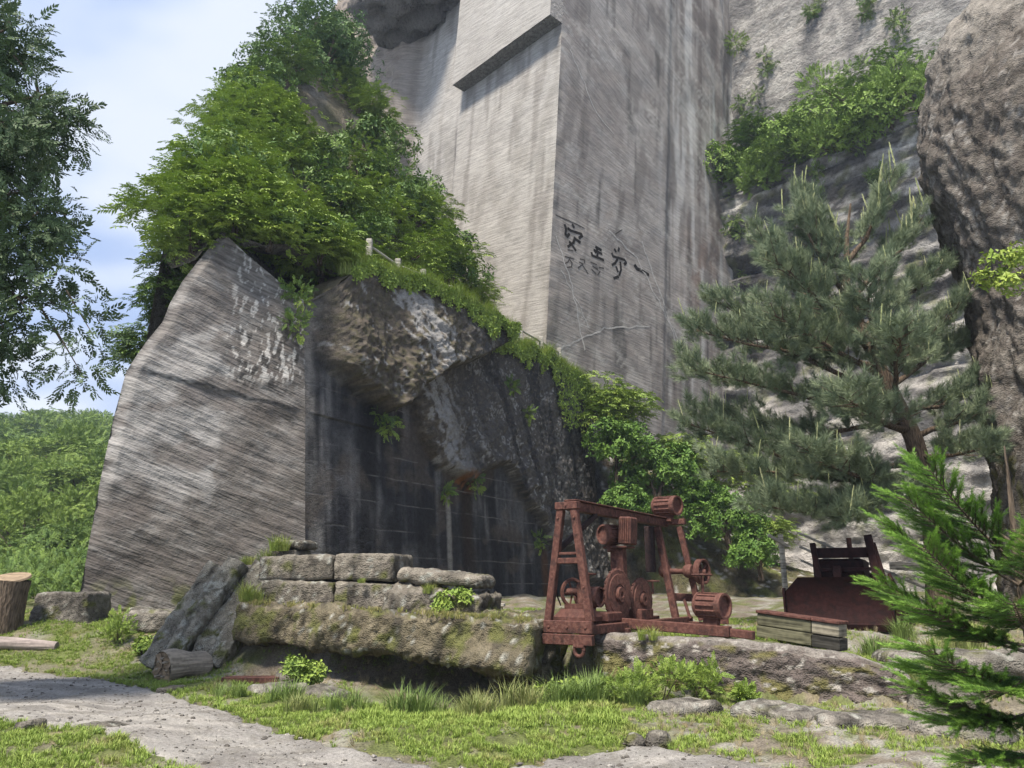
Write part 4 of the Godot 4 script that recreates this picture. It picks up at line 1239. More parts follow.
# ------------------------------------------------------------------ the stone saw
func motor(o: Node3D, c: Vector3, dir: Vector3, r: float, l: float):
	var d := dir.normalized()
	var st := begin()
	var xf := Transform3D(frame_of(d), c - d * l * 0.5)
	lathe(st, xf, [[0.0, 0.0], [r * 0.5, 0.0], [r * 0.8, l * 0.02], [r, l * 0.1], [r, l * 0.14], [r * 0.9, l * 0.16], [r * 0.9, l * 0.8], [r, l * 0.82], [r, l], [r * 0.82, l], [r * 0.8, l * 0.9], [r * 0.3, l * 0.88], [0, l * 0.88]], 20)
	var body := put("motor", st.commit(), M.rust_pale, o)
	for i in 14:
		st = begin()
		var a := TAU * i / 14.0
		var b := frame_of(d)
		var e := b.x * cos(a) + b.z * sin(a)
		bar(st, c + e * r * 0.94 - d * l * 0.33, c + e * r * 0.94 + d * l * 0.3, r * 0.1, r * 0.14, e, 0.004)
		put("cooling_fin", st.commit(), M.rust_pale, body)
	st = begin()
	bx(st, Transform3D(Basis(frame_of(d)), c + Vector3(0, -r * 1.15, 0)), Vector3(r * 1.1, l * 0.5, r * 0.5), 0.01)
	put("foot", st.commit(), M.rust, body)

func handwheel(o: Node3D, c: Vector3, r: float, called := "handwheel"):
	var st := begin()
	lathe(st, Transform3D(Basis.IDENTITY, c), [[r, -0.015], [r * 1.06, 0.0], [r, 0.02], [r * 0.85, 0.02], [r * 0.8, 0.0], [r * 0.85, -0.015], [r, -0.015]], 20)
	for i in 4:
		var a := TAU * i / 4.0
		bar(st, c, c + Vector3(cos(a), 0, sin(a)) * r * 0.9, 0.03, 0.02)
	rod(st, c - Vector3(0, r * 1.7, 0), c + Vector3(0, 0.03, 0), r * 0.16, 10)
	put(called, st.commit(), M.rust, o)

func build_machine():
	var o := thing("stone_saw", "rust-red stone sawing machine with trestle frame, motors and round blades", "machine", Vector3(0.94, 0.84, -12.85), "", -0.583)
	o.scale = Vector3(0.97, 0.985, 0.95)
	var st := begin()
	# base: near box frame and rails
	var spec := [
		["base_beam", Vector3(-0.46, 0.12, 0.06), Vector3(0.46, 0.12, 0.06), 0.1, 0.2],
		["base_rail", Vector3(-0.38, 0.08, 0.0), Vector3(-0.38, 0.08, -4.7), 0.12, 0.15],
		["base_rail", Vector3(0.38, 0.08, 0.0), Vector3(0.38, 0.08, -4.7), 0.12, 0.15],
		["base_beam", Vector3(-0.5, 0.0, -1.3), Vector3(0.5, 0.0, -1.3), 0.14, 0.12],
		["base_beam", Vector3(-0.5, 0.0, -2.9), Vector3(0.5, 0.0, -2.9), 0.14, 0.12],
		["base_beam", Vector3(-0.5, 0.0, -4.5), Vector3(0.9, 0.0, -4.5), 0.14, 0.12],
		["lower_plank", Vector3(-0.47, -0.075, 0.075), Vector3(0.47, -0.075, 0.075), 0.12, 0.17],
		["cross_beam", Vector3(0.1, 0.14, -1.52), Vector3(2.35, 0.06, -1.16), 0.14, 0.17],
		["beam_end", Vector3(2.36, 0.05, -1.16), Vector3(2.75, 0.02, -1.10), 0.11, 0.13],
		["trestle_leg", Vector3(-0.40, 0.2, 0.02), Vector3(-0.13, 2.05, 0.0), 0.13, 0.12],
		["trestle_leg", Vector3(0.40, 0.2, 0.02), Vector3(0.13, 2.05, 0.0), 0.13, 0.12],
		["trestle_cap", Vector3(-0.22, 2.1, 0.0), Vector3(0.22, 2.1, 0.0), 0.16, 0.13],
		["trestle_brace", Vector3(-0.26, 1.18, 0.0), Vector3(0.26, 1.18, 0.0), 0.1, 0.1],
		["trestle_brace", Vector3(-0.26, 1.30, 0.0), Vector3(0.26, 1.30, 0.0), 0.06, 0.05],
		["diagonal_brace", Vector3(-0.25, 1.35, -0.05), Vector3(0.05, 2.02, -1.0), 0.09, 0.09],
		["top_beam", Vector3(0.0, 2.11, -0.09), Vector3(0.0, 2.09, -4.5), 0.16, 0.16],
		["top_flange", Vector3(0.0, 2.205, -0.09), Vector3(0.0, 2.185, -4.5), 0.26, 0.025],
		["rear_leg", Vector3(-0.05, 2.0, -4.15), Vector3(0.28, 0.14, -4.1), 0.14, 0.12],
		["rear_leg", Vector3(0.36, 2.0, -4.4), Vector3(0.72, 0.08, -4.45), 0.12, 0.1],
		["rear_cap", Vector3(-0.3, 2.1, -4.35), Vector3(0.5, 2.1, -4.4), 0.14, 0.12],
		["rear_beam", Vector3(-0.1, 0.55, -4.75), Vector3(1.25, 0.5, -4.6), 0.1, 0.16],
		["rear_strut", Vector3(0.3, 0.5, -4.6), Vector3(0.45, 0.1, -4.5), 0.06, 0.06],
		["rear_post", Vector3(1.35, 0.05, -3.9), Vector3(1.35, 0.5, -3.9), 0.22, 0.03],
		["column", Vector3(-0.02, 0.2, -2.05), Vector3(-0.02, 1.5, -2.05), 0.26, 0.2],
		["slide_plate", Vector3(0.0, 1.46, -2.05), Vector3(0.0, 1.5, -2.05), 0.5, 0.4],
		["belt_guard", Vector3(-0.16, 1.05, -3.95), Vector3(-0.16, 2.0, -3.95), 0.2, 0.12],
		["shaft_bracket", Vector3(0.02, 1.06, -4.2), Vector3(0.5, 1.06, -4.35), 0.12, 0.1]]
	for s in spec:
		st = begin()
		bar(st, s[1], s[2], s[3], s[4], Vector3.BACK if absf((s[2] - s[1]).normalized().y) > 0.6 else Vector3.UP, 0.012)
		put(s[0], st.commit(), M.black_iron if s[0] in ["belt_guard", "diagonal_brace"] else M.rust, o)
	# gearbox hung under the beam
	st = begin()
	bx(st, Transform3D(Basis(Vector3.FORWARD, 0.06), Vector3(0.22, 1.78, -2.0)), Vector3(0.26, 0.52, 0.36), 0.03)
	var gb := put("gearbox", st.commit(), M.rust, o)
	for i in 5:
		st = begin()
		bx(st, Transform3D(Basis(Vector3.FORWARD, 0.06), Vector3(0.14 + i * 0.045, 1.8, -1.81)), Vector3(0.014, 0.42, 0.03), 0.004)
		put("rib", st.commit(), M.rust, gb)
	motor(o, Vector3(-0.12, 1.72, -1.95), Vector3(-0.35, 0, 1), 0.19, 0.42)
	motor(o, Vector3(0.1, 2.45, -4.35), Vector3(1, -0.03, 0.25), 0.21, 0.62)
	motor(o, Vector3(2.02, 0.46, -1.25), Vector3(1, -0.03, 0.25), 0.21, 0.56)
	motor(o, Vector3(-0.22, 0.58, -1.15), Vector3(1, 0.0, 0.1), 0.18, 0.5)
	# saw blades
	for e in [[Vector3(0.14, 0.62, -1.62), 0.46, "saw_blade"], [Vector3(0.2, 0.52, -2.55), 0.40, "saw_blade"]]:
		st = begin()
		var r: float = e[1]
		lathe(st, Transform3D(frame_of(Vector3(1, 0, 0.12)), e[0]), [[0.0, -0.03], [r * 0.95, -0.03], [r, -0.015], [r, 0.015], [r * 0.95, 0.03], [r * 0.8, 0.03], [r * 0.78, 0.045], [r * 0.4, 0.05], [r * 0.38, 0.03], [r * 0.3, 0.03], [r * 0.28, 0.1], [r * 0.12, 0.1], [r * 0.1, 0.06], [0, 0.06]], 36)
		var bl := put(e[2], st.commit(), M.rust_pale, o)
		for i in 24:
			st = begin()
			var a := TAU * i / 24.0
			var f := frame_of(Vector3(1, 0, 0.12))
			var q: Vector3 = e[0] + (f.x * cos(a) + f.z * sin(a)) * r
			bx(st, Transform3D(f.rotated(Vector3(1, 0, 0.12).normalized(), -a), q), Vector3(0.03, 0.035, 0.045), 0.006)
			put("tooth", st.commit(), M.rust, bl)
	st = begin()
	bx(st, Transform3D(Basis.IDENTITY, Vector3(-0.05, 0.25, -1.15)), Vector3(0.7, 0.16, 0.6), 0.02)
	put("motor_bed", st.commit(), M.rust, o)
	st = begin()
	bx(st, Transform3D(Basis.IDENTITY, Vector3(0.05, 0.25, -2.6)), Vector3(0.5, 0.2, 0.6), 0.02)
	put("blade_bed", st.commit(), M.rust, o)
	handwheel(o, Vector3(-0.3, 0.98, -1.3), 0.15)
	handwheel(o, Vector3(0.3, 0.86, -2.9), 0.14)
	handwheel(o, Vector3(1.9, 0.95, -1.25), 0.17)
	# near pedestal with a small flywheel and clamp
	st = begin()
	lathe(st, Transform3D(Basis(Vector3.UP, PI / 4), Vector3(0.0, 0.2, -0.3)), [[0.0, 0.0], [0.44, 0.0], [0.44, 0.07], [0.30, 0.2], [0.24, 0.2], [0.24, 0.28], [0, 0.28]], 4)
	put("pedestal", st.commit(), M.rust, o)
	st = begin()
	var fw := Transform3D(frame_of(Vector3(1, 0, 0.5)), Vector3(-0.1, 0.66, -0.3))
	lathe(st, fw, [[0.24, -0.03], [0.25, 0.0], [0.24, 0.03], [0.2, 0.03], [0.19, 0.0], [0.2, -0.03], [0.24, -0.03]], 24)
	for i in 5:
		var a := TAU * i / 5.0
		bar(st, fw.origin, fw.origin + (fw.basis.x * cos(a) + fw.basis.z * sin(a)) * 0.21, 0.03, 0.03)
	put("flywheel", st.commit(), M.rust, o)
	st = begin()
	bx(st, Transform3D(Basis(Vector3.UP, 0.3), Vector3(0.1, 0.6, -0.3)), Vector3(0.16, 0.3, 0.18), 0.03)
	rod(st, Vector3(-0.2, 0.68, -0.22), Vector3(0.22, 0.7, -0.38), 0.06)
	rod(st, Vector3(0.05, 0.72, -0.3), Vector3(0.16, 0.8, -0.3), 0.1)
	put("clamp_head", st.commit(), M.rust_pale, o)
	# belt pulley on the rear legs
	st = begin()
	var pw := Transform3D(frame_of(Vector3(1, 0, 0.2)), Vector3(0.82, 1.06, -4.35))
	lathe(st, pw, [[0.24, -0.07], [0.26, -0.06], [0.25, 0.0], [0.26, 0.06], [0.24, 0.07], [0.21, 0.06], [0.21, -0.06], [0.24, -0.07]], 26)
	for i in 5:
		var a := TAU * i / 5.0
		bar(st, pw.origin, pw.origin + (pw.basis.x * cos(a) + pw.basis.z * sin(a)) * 0.22, 0.05, 0.04)
	put("belt_pulley", st.commit(), M.rust, o)
	st = begin()
	rod(st, Vector3(0.0, 1.08, -4.18), Vector3(0.9, 1.05, -4.37), 0.055)
	put("pulley_shaft", st.commit(), M.rust, o)
	for e in [Vector3(0.06, 1.08, -4.2), Vector3(0.56, 1.07, -4.3)]:
		st = begin()
		lathe(st, Transform3D(frame_of(Vector3(1, 0, 0.2)), e), [[0, -0.09], [0.12, -0.09], [0.14, -0.05], [0.14, 0.05], [0.12, 0.09], [0, 0.09]], 14)
		put("bearing", st.commit(), M.rust_pale, o)
	# towing eye
	st = begin()
	var ring := []
	var rr := []
	for i in 15:
		var a := TAU * i / 14.0
		ring.append(Vector3(0.22 + cos(a) * 0.085, -0.24 + sin(a) * 0.085, 0.1))
		rr.append(0.032)
	limb(st, ring, rr, 8)
	bx(st, Transform3D(Basis.IDENTITY, Vector3(0.22, -0.17, 0.08)), Vector3(0.2, 0.05, 0.12), 0.01)
	put("towing_eye", st.commit(), M.rust, o)
	# bolts on the trestle
	for e in [Vector3(-0.3, 0.9, 0.075), Vector3(0.32, 0.75, 0.075), Vector3(-0.16, 1.9, 0.075), Vector3(0.16, 1.9, 0.075), Vector3(0.0, 2.1, 0.09), Vector3(-0.35, 0.12, 0.115), Vector3(0.0, 0.12, 0.115), Vector3(0.35, 0.12, 0.115)]:
		st = begin()
		lathe(st, Transform3D(Basis(Vector3.RIGHT, PI / 2), e), [[0.022, -0.01], [0.022, 0.012], [0.0, 0.016]], 6)
		put("bolt", st.commit(), M.rust_pale, o)
	# a rope of old cable hanging from the trestle
	st = begin()
	limb(st, [Vector3(-0.3, 1.15, -0.08), Vector3(-0.34, 0.9, -0.1), Vector3(-0.3, 0.6, -0.12), Vector3(-0.25, 0.45, -0.15)], [0.015, 0.015, 0.015, 0.012], 6)
	put("cable", st.commit(), M.black_iron, o)
	# broken brick under the beam end
	solo("broken_brick", rock(Vector3(0.3, 0.14, 0.16), 0.02, Vector3i(6, 4, 4), 0.03, 70.0, func(_q: Vector3, _n: Vector3): return Color(0.24, 0.1, 0.07)), M.stone, "reddish broken brick propped under the beam end of the machine", "brick", Vector3(3.35, gy(3.35, 12.15) + 0.05, -12.35))

# ------------------------------------------------------------------ the bulldozer
func build_dozer():
	var o := thing("bulldozer", "rusted maroon bulldozer seen from its broad blade beneath the pine", "bulldozer", Vector3(6.42, gy(6.42, 15.6), -15.5), "", -0.5)
	o.scale = Vector3.ONE * 1.04
	var half := func(y: float) -> float: return curve([[0.0, 0.93], [0.68, 0.93], [0.94, 0.66]], y)
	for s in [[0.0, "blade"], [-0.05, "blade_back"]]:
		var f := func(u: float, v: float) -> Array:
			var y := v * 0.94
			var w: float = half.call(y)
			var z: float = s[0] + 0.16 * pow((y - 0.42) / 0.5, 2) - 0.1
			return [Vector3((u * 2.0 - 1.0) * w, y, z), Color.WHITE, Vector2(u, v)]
		put(s[1], sheet(12, 18, f), M.rust_shaded, o)
	var st := begin()
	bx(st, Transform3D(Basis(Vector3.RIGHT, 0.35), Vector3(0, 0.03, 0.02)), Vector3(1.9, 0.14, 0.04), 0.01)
	put("cutting_edge", st.commit(), M.rust_shaded, o)
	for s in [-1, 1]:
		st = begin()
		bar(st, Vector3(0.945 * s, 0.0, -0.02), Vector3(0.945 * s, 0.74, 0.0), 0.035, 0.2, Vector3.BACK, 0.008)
		put("side_plate", st.commit(), M.rust_shaded, o)
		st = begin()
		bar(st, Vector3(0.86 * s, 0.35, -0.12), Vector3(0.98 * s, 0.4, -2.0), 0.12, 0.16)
		put("push_arm", st.commit(), M.rust_shaded, o)
		# tracks
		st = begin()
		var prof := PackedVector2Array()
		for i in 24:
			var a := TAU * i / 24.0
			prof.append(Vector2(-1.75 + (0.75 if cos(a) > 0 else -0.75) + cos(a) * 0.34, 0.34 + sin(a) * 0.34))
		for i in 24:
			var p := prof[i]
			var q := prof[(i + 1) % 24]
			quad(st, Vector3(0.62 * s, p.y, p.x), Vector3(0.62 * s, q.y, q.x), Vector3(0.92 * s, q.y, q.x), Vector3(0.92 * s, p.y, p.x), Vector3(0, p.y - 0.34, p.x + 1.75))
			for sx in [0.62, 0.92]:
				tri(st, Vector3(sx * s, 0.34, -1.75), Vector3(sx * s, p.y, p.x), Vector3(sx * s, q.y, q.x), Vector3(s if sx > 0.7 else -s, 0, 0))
		var tr := put("track", st.commit(), M.rust_shaded, o)
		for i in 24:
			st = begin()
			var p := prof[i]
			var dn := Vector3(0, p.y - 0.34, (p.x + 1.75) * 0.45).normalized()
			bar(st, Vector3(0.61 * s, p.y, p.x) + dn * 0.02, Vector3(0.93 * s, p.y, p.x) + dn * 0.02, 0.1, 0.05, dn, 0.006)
			put("track_shoe", st.commit(), M.rust_shaded, tr)
	# lift frame above the blade
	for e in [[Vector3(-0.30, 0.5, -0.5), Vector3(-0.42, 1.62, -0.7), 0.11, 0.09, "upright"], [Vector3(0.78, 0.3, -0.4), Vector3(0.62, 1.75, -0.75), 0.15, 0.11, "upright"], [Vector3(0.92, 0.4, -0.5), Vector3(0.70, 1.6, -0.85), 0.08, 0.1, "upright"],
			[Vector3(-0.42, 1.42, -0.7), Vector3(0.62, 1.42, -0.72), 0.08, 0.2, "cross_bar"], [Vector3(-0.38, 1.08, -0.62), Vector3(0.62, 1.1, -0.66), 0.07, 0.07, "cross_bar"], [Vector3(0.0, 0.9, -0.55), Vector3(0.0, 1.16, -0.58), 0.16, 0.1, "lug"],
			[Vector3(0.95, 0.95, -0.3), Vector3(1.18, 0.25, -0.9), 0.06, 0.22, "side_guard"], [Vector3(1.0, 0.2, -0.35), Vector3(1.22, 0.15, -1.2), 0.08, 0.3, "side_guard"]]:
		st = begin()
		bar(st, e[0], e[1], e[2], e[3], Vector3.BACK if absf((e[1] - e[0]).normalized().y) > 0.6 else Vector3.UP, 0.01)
		put(e[4], st.commit(), M.rust_shaded, o)
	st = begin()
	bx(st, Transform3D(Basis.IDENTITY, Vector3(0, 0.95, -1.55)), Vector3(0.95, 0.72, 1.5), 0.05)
	put("engine_hood", st.commit(), M.rust_shaded, o)
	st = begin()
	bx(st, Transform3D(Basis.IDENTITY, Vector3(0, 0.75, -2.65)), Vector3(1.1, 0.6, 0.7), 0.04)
	put("rear_body", st.commit(), M.rust_shaded, o)
	st = begin()
	rod(st, Vector3(0.2, 1.3, -1.5), Vector3(0.2, 1.75, -1.5), 0.05)
	put("exhaust_pipe", st.commit(), M.rust, o)

# ------------------------------------------------------------------ plants
const ORDER := ["leftmost", "second from left", "third from left", "fourth from left", "fifth from left", "sixth from left", "seventh from left", "eighth from left", "ninth from left", "tenth from left", "eleventh from left", "twelfth from left", "thirteenth from left", "fourteenth from left", "fifteenth from left", "sixteenth from left"]
const G_BRIGHT := Color(0.31, 0.41, 0.08)
const G_MID := Color(0.175, 0.27, 0.055)
const G_DARK := Color(0.08, 0.15, 0.042)
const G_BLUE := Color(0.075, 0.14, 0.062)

func build_slope_plants():
	var kinds := [
		["maple_shrub", S.fine, 0.42, G_MID, G_BRIGHT, true],
		["broadleaf_shrub", S.round, 0.34, G_DARK, G_MID, false],
		["pinnate_shrub", S.pinnate, 0.5, G_MID, G_BRIGHT, true]]
	# [t, q, radius, height, kind]
	var spots := []
	for k in 50:
		var t := rng.randf_range(-2.0, 15.5)
		var most := curve([[-3.6, 0.9], [0.0, 4.4], [3.0, 8.8], [11.0, 12.6], [16.0, 14.0]], t)
		var q := rng.randf_range(1.2, most)
		if t > 8.0 and q < 2.5: q += 2.0
		spots.append([t, q, rng.randf_range(1.3, 2.1), rng.randf_range(1.0, 1.8), rng.randi() % 3])
	for e in [[-2.3, 0.8, 1.2, 1.1, 0], [-1.9, 1.6, 1.5, 1.3, 2], [-1.5, 0.5, 1.1, 0.9, 0], [-0.6, 0.5, 1.3, 1.0, 0], [0.2, 0.3, 1.1, 0.8, 1], [1.0, 0.3, 1.0, 0.7, 0], [0.6, 0.9, 1.2, 1.1, 1], [1.6, 0.8, 1.2, 1.0, 0], [-2.2, 2.2, 1.5, 1.3, 2], [-1.2, 2.9, 1.8, 1.5, 2], [0.2, 4.6, 2.0, 1.7, 0], [11.0, 11.5, 2.6, 2.4, 1], [8.0, 11.0, 2.4, 2.0, 1], [12.6, 12.6, 2.8, 2.6, 1], [14.0, 13.4, 2.8, 2.6, 1], [9.6, 12.0, 2.6, 2.4, 0], [10.5, 12.4, 2.6, 2.6, 1], [12.5, 3.2, 2.0, 1.5, 1], [10.5, 4.5, 2.0, 1.6, 1]]: spots.append(e)
	for k in 16: spots.append([rng.randf_range(2.0, 10.0), rng.randf_range(4.0, 11.0), rng.randf_range(1.4, 2.0), rng.randf_range(1.2, 1.7), rng.randi() % 3])
	var rank := {}
	spots.sort_custom(func(a, b): return slope_pos(a[0], a[1]).x / -slope_pos(a[0], a[1]).z < slope_pos(b[0], b[1]).x / -slope_pos(b[0], b[1]).z)
	for e in [[Vector3(-11.2, 9.6, -23.2), 1.3, "dark shrub hanging behind the left shoulder of the grey block"], [Vector3(-10.5, 10.4, -22.6), 1.2, "leafy shrub just behind the peak of the grey block"], [Vector3(-11.9, 8.4, -24.0), 1.1, "lowest shrub behind the left shoulder of the grey block"]]:
		shrub("overhang_shrub", e[2], "shrubs behind the left shoulder", e[0], Vector3(e[1], 1.4, e[1]), 900, S.fine, 0.42, G_DARK, G_MID, 6, true)
	for e in spots:
		var k: Array = kinds[e[4]]
		var p := slope_pos(e[0], e[1])
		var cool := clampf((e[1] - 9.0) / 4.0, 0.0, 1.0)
		var zone := "in the middle of the thicket above the grey block"
		if e[1] < 1.3: zone = "hanging over the top edge of the grey block"
		elif e[1] > 9.5: zone = "high on the wooded slope near the skyline"
		elif e[0] > 8.0: zone = "on the slope against the pale tower face"
		elif e[0] < 0.0: zone = "above the peak of the grey block"
		var sort: String = ["fine-leaved layered shrub", "round-leaved shrub", "feathery shrub"][e[4]]
		rank[zone + sort] = rank.get(zone + sort, -1) + 1
		var lab: String = "%s %s %s" % [ORDER[rank[zone + sort]], sort, zone]
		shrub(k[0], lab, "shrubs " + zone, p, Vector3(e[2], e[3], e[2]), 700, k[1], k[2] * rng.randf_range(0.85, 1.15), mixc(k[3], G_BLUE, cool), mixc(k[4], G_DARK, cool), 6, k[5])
	# grass and creeper along the ledge
	var h := Heap.new()
	var h2 := Heap.new()
	for k in 5200:
		var t := rng.randf_range(1.5, 22.5)
		var q := rng.randf_range(-0.7, 2.6)
		var p := slope_pos(t, maxf(q, 0.0))
		if q < 0.0:
			var ov := overhang(t, 12.0)
			p = at_xd(dark_pos(t, 12.0), dark_top(t) + q * 0.35) + Vector3(DD.y, 0, DD.x) * (1.05 * ov.x + 0.55 * ov.y - 2.6 * pow(ss(19.5, 23.0, t), 2.0)) * rng.randf_range(0.2, 1.05)
		if sm(t * 0.9, q * 1.5, 3.0) < -0.25: continue
		h.add(Transform3D(Basis(Vector3.UP, rng.randf() * TAU).scaled(Vector3.ONE * rng.randf_range(0.35, 0.85)), p), mixc(Color(0.22, 0.33, 0.06), Color(0.38, 0.45, 0.13), rng.randf()))
	for k in 3400:
		var t := rng.randf_range(1.5, 22.0)
		var dn := pow(rng.randf(), 2.0) * (0.35 + 0.7 * ss(-0.2, 0.3, fb(t * 0.9, 3.0)) + 2.6 * ss(15.5, 17.0, t) * ss(20.5, 19.0, t))
		var y := dark_top(t) - dn + 0.1
		var ov := overhang(t, y)
		var p := at_xd(dark_pos(t, y), y) + Vector3(DD.y, 0, DD.x) * (1.05 * ov.x + 0.55 * ov.y + 0.12 - 2.6 * pow(ss(19.5, 23.0, t), 2.0))
		var ax := (Vector3(DD.y, -0.2, DD.x) + ball() * 0.5).normalized()
		h2.add(Transform3D(frame_of(ax).rotated(ax, rng.randf() * TAU).scaled(Vector3.ONE * rng.randf_range(0.12, 0.26)), p), mixc(G_MID, G_BRIGHT, rng.randf()))
	var o := thing("ledge_grass", "long bright grass fringing the ledge above the dark wall", "grass")
	o.set_meta("kind", "stuff")
	spread(h, "blades", S.sedge, M.grass, o)
	o = thing("creeper", "leafy creeper trailing over the rim of the dark wall", "creeper")
	o.set_meta("kind", "stuff")
	spread(h2, "foliage", S.round, M.leaf, o)
	# single plants rooted in the dark wall
	for e in [[-0.35, 10.4, 0.55, "round leafy tuft hanging below the thicket on the picked end"], [-0.5, 9.35, 0.4, "lowest small leafy tuft on the picked end"], [3.3, 7.2, 0.7, "pale moss-green fern cushion under the first overhang"], [6.9, 5.0, 0.28, "small fern sprouting beside the rusty seep"], [13.9, 3.6, 0.4, "small fern in the seep nearest the machine"], [11.9, 10.2, 0.3, "small green tuft high on the natural rock"], [13.2, 9.2, 0.3, "small green tuft below the ledge grass"], [8.8, 5.6, 0.4, "small tuft on the second overhang tip"]]:
		var ov := overhang(e[0], e[1])
		var p := at_xd(dark_pos(e[0], e[1]), e[1]) + Vector3(DD.y, 0, DD.x) * (1.05 * ov.x + 0.55 * ov.y + 0.1)
		var w := thing("wall_plant", e[3], "plant", p, "plants rooted in the dark wall")
		var hh := Heap.new()
		blob(hh, Vector3(0, 0.05, 0), Vector3(e[2] * 0.8, e[2] * 0.4, e[2] * 0.6), int(46 * e[2] / 0.5), 0.2, 0.4, G_DARK, G_MID, 0.1, -1.0, 0.0, -1.0)
		blob(hh, Vector3(e[2] * 0.4, -e[2] * 0.7, 0.05), Vector3(e[2] * 0.4, e[2] * 0.5, e[2] * 0.3), int(24 * e[2] / 0.5), 0.16, 0.32, G_MID, G_BRIGHT, -0.6, -1.0, 0.0, -1.0)
		spread(hh, "foliage", S.fine, M.leaf, w)

func build_bank_plants():
	# bright rounded shrubs right of the dark wall, in front of the tower
	var list := [
		[Vector3(4.4, 10.2, -39.0), Vector3(2.4, 1.6, 2.2), 1, "bright layered shrub at the end of the ledge in front of the tower", 0.5],
		[Vector3(6.0, 9.6, -38.5), Vector3(2.2, 1.4, 2.0), 2, "feathery light green sapling leaning out before the tower", 0.6],
		[Vector3(5.2, 6.6, -37.6), Vector3(2.3, 2.1, 1.8), 0, "large glossy round-leaved shrub right of the dark wall", 0.34],
		[Vector3(7.2, 5.4, -37.6), Vector3(2.2, 2.0, 1.8), 0, "glossy shrub below and right of the large one", 0.34],
		[Vector3(6.0, 4.6, -37.2), Vector3(1.6, 1.2, 1.3), 0, "dark lower shrub hanging over the bank above the machine", 0.3],
		[Vector3(9.2, 4.6, -38.0), Vector3(1.8, 1.5, 1.5), 0, "rounded shrub halfway down the bank", 0.3],
		[Vector3(10.4, 3.3, -37.0), Vector3(1.9, 1.7, 1.5), 0, "rounded shrub near the foot of the bank", 0.3],
		[Vector3(11.6, 2.0, -36.2), Vector3(1.6, 1.4, 1.3), 0, "lowest rounded shrub at the foot of the bank", 0.28],
		[Vector3(8.4, 7.6, -40.0), Vector3(2.2, 1.3, 1.8), 2, "feathery sapling behind the glossy shrubs", 0.6],
		[Vector3(11.0, 7.0, -41.0), Vector3(2.8, 1.4, 2.0), 2, "spreading feathery sapling behind the pine's lower boughs", 0.6],
		[Vector3(13.5, 6.0, -41.5), Vector3(2.8, 1.8, 2.0), 2, "broad feathery shrub farthest right behind the pine", 0.6],
		[Vector3(13.2, 3.4, -39.5), Vector3(1.4, 1.2, 1.2), 1, "small layered shrub above the foot of the bank", 0.4]]
	for e in list:
		var k: int = e[2]
		shrub(["glossy_shrub", "layered_shrub", "feathery_sapling"][k], e[3], "shrubs on the bank", e[0], e[1], [1500, 900, 700][k], [S.round, S.fine, S.pinnate][k], e[4], G_MID if k else Color(0.075, 0.16, 0.03), G_BRIGHT if k else Color(0.15, 0.26, 0.045), 8, k > 0)
	# scrub on the high shelf of the rear cliff
	var i := 0
	for t in [0.5, 2.2, 4.0, 5.8, 7.6, 9.5, 11.4, 13.2, 15.2, 3.0, 6.5, 10.2, 13.8]:
		var y := (32.4 if i < 9 else 35.6) + 0.9 * sin(i * 2.3)
		var big := 1.0 + 0.28 * sin(i * 1.7 + 1.0)
		var p := at_xd(R0 + DB * t, y) + Vector3(DB.y, 0, DB.x) * (2.1 if i < 9 else 0.4)
		shrub("shelf_shrub", "%s shrub of the %s row in the green belt on the rear cliff" % [ORDER[i if i < 9 else i - 9], "front" if i < 9 else "back"], "shrubs on the high shelf", p, Vector3(3.0, 2.9, 2.4) * big, 1700, [S.fine, S.round, S.fine][i % 3], [0.5, 0.45, 0.5][i % 3], G_MID if i % 3 else G_DARK, Color(0.2, 0.31, 0.06), 7, i % 3 == 0, "shrub", Vector3(DB.y, 0, DB.x) * 1.1 + Vector3(0, -1.4, 0))
		i += 1
	for e in [[4.0, 44.0, 0.8, "narrow plant hanging on the pale rear cliff above the shelf"], [8.5, 46.5, 0.9, "upper small tuft on the pale rear cliff"], [12.2, 44.5, 0.8, "tuft on the pale rear cliff near the dark crag"], [14.2, 42.0, 1.1, "grey green spray on the rear cliff beside the crag"], [2.2, 41.5, 1.3, "yellowish bush in the crease between tower and rear cliff"], [1.2, 29.0, 0.8, "moss-green plant in the crease below the shelf"], [1.0, 25.5, 0.9, "plant low in the crease behind the pine top"], [8.0, 30.5, 0.7, "weeds hanging under the shelf"], [12.0, 29.0, 0.6, "weeds on the pale band under the shelf"]]:
		var p := at_xd(R0 + DB * e[0], e[1]) + Vector3(DB.y, 0, DB.x) * (rear_out(e[0], e[1]) + 0.2)
		var w := thing("cliff_plant", e[3], "plant", p, "plants on the rear cliff")
		var hh := Heap.new()
		for c in 4: blob(hh, ball() * Vector3(0.8, 1.0, 0.4) * e[2], Vector3(e[2] * 0.5, e[2] * 0.4, e[2] * 0.35), int(36 * e[2]), 0.3, 0.6, G_DARK, Color(0.2, 0.27, 0.07), -0.3, -1.0, 0.0, -1.0)
		spread(hh, "foliage", S.fine, M.leaf, w)
	for e in [[20.5, 47.0, 0.9, "small plant high near the right edge of the tower face"], [22.0, 42.0, 0.7, "small plant below it in the dark right part of the tower"], [24.0, 38.0, 0.7, "small plant at the dark edge of the tower above the shelf shrubs"]]:
		var p := tower_pos(e[0], e[1], DR) + Vector3(DR.y, 0, DR.x) * 0.4
		var w := thing("tower_plant", e[3], "plant", p, "plants on the tower")
		var hh := Heap.new()
		blob(hh, Vector3.ZERO, Vector3(e[2], e[2] * 0.8, e[2]), int(160 * e[2]), 0.3, 0.5, G_MID, Color(0.2, 0.27, 0.07), 0.1, -1.0, 0.1, -1.0)
		spread(hh, "foliage", S.fine, M.leaf, w)

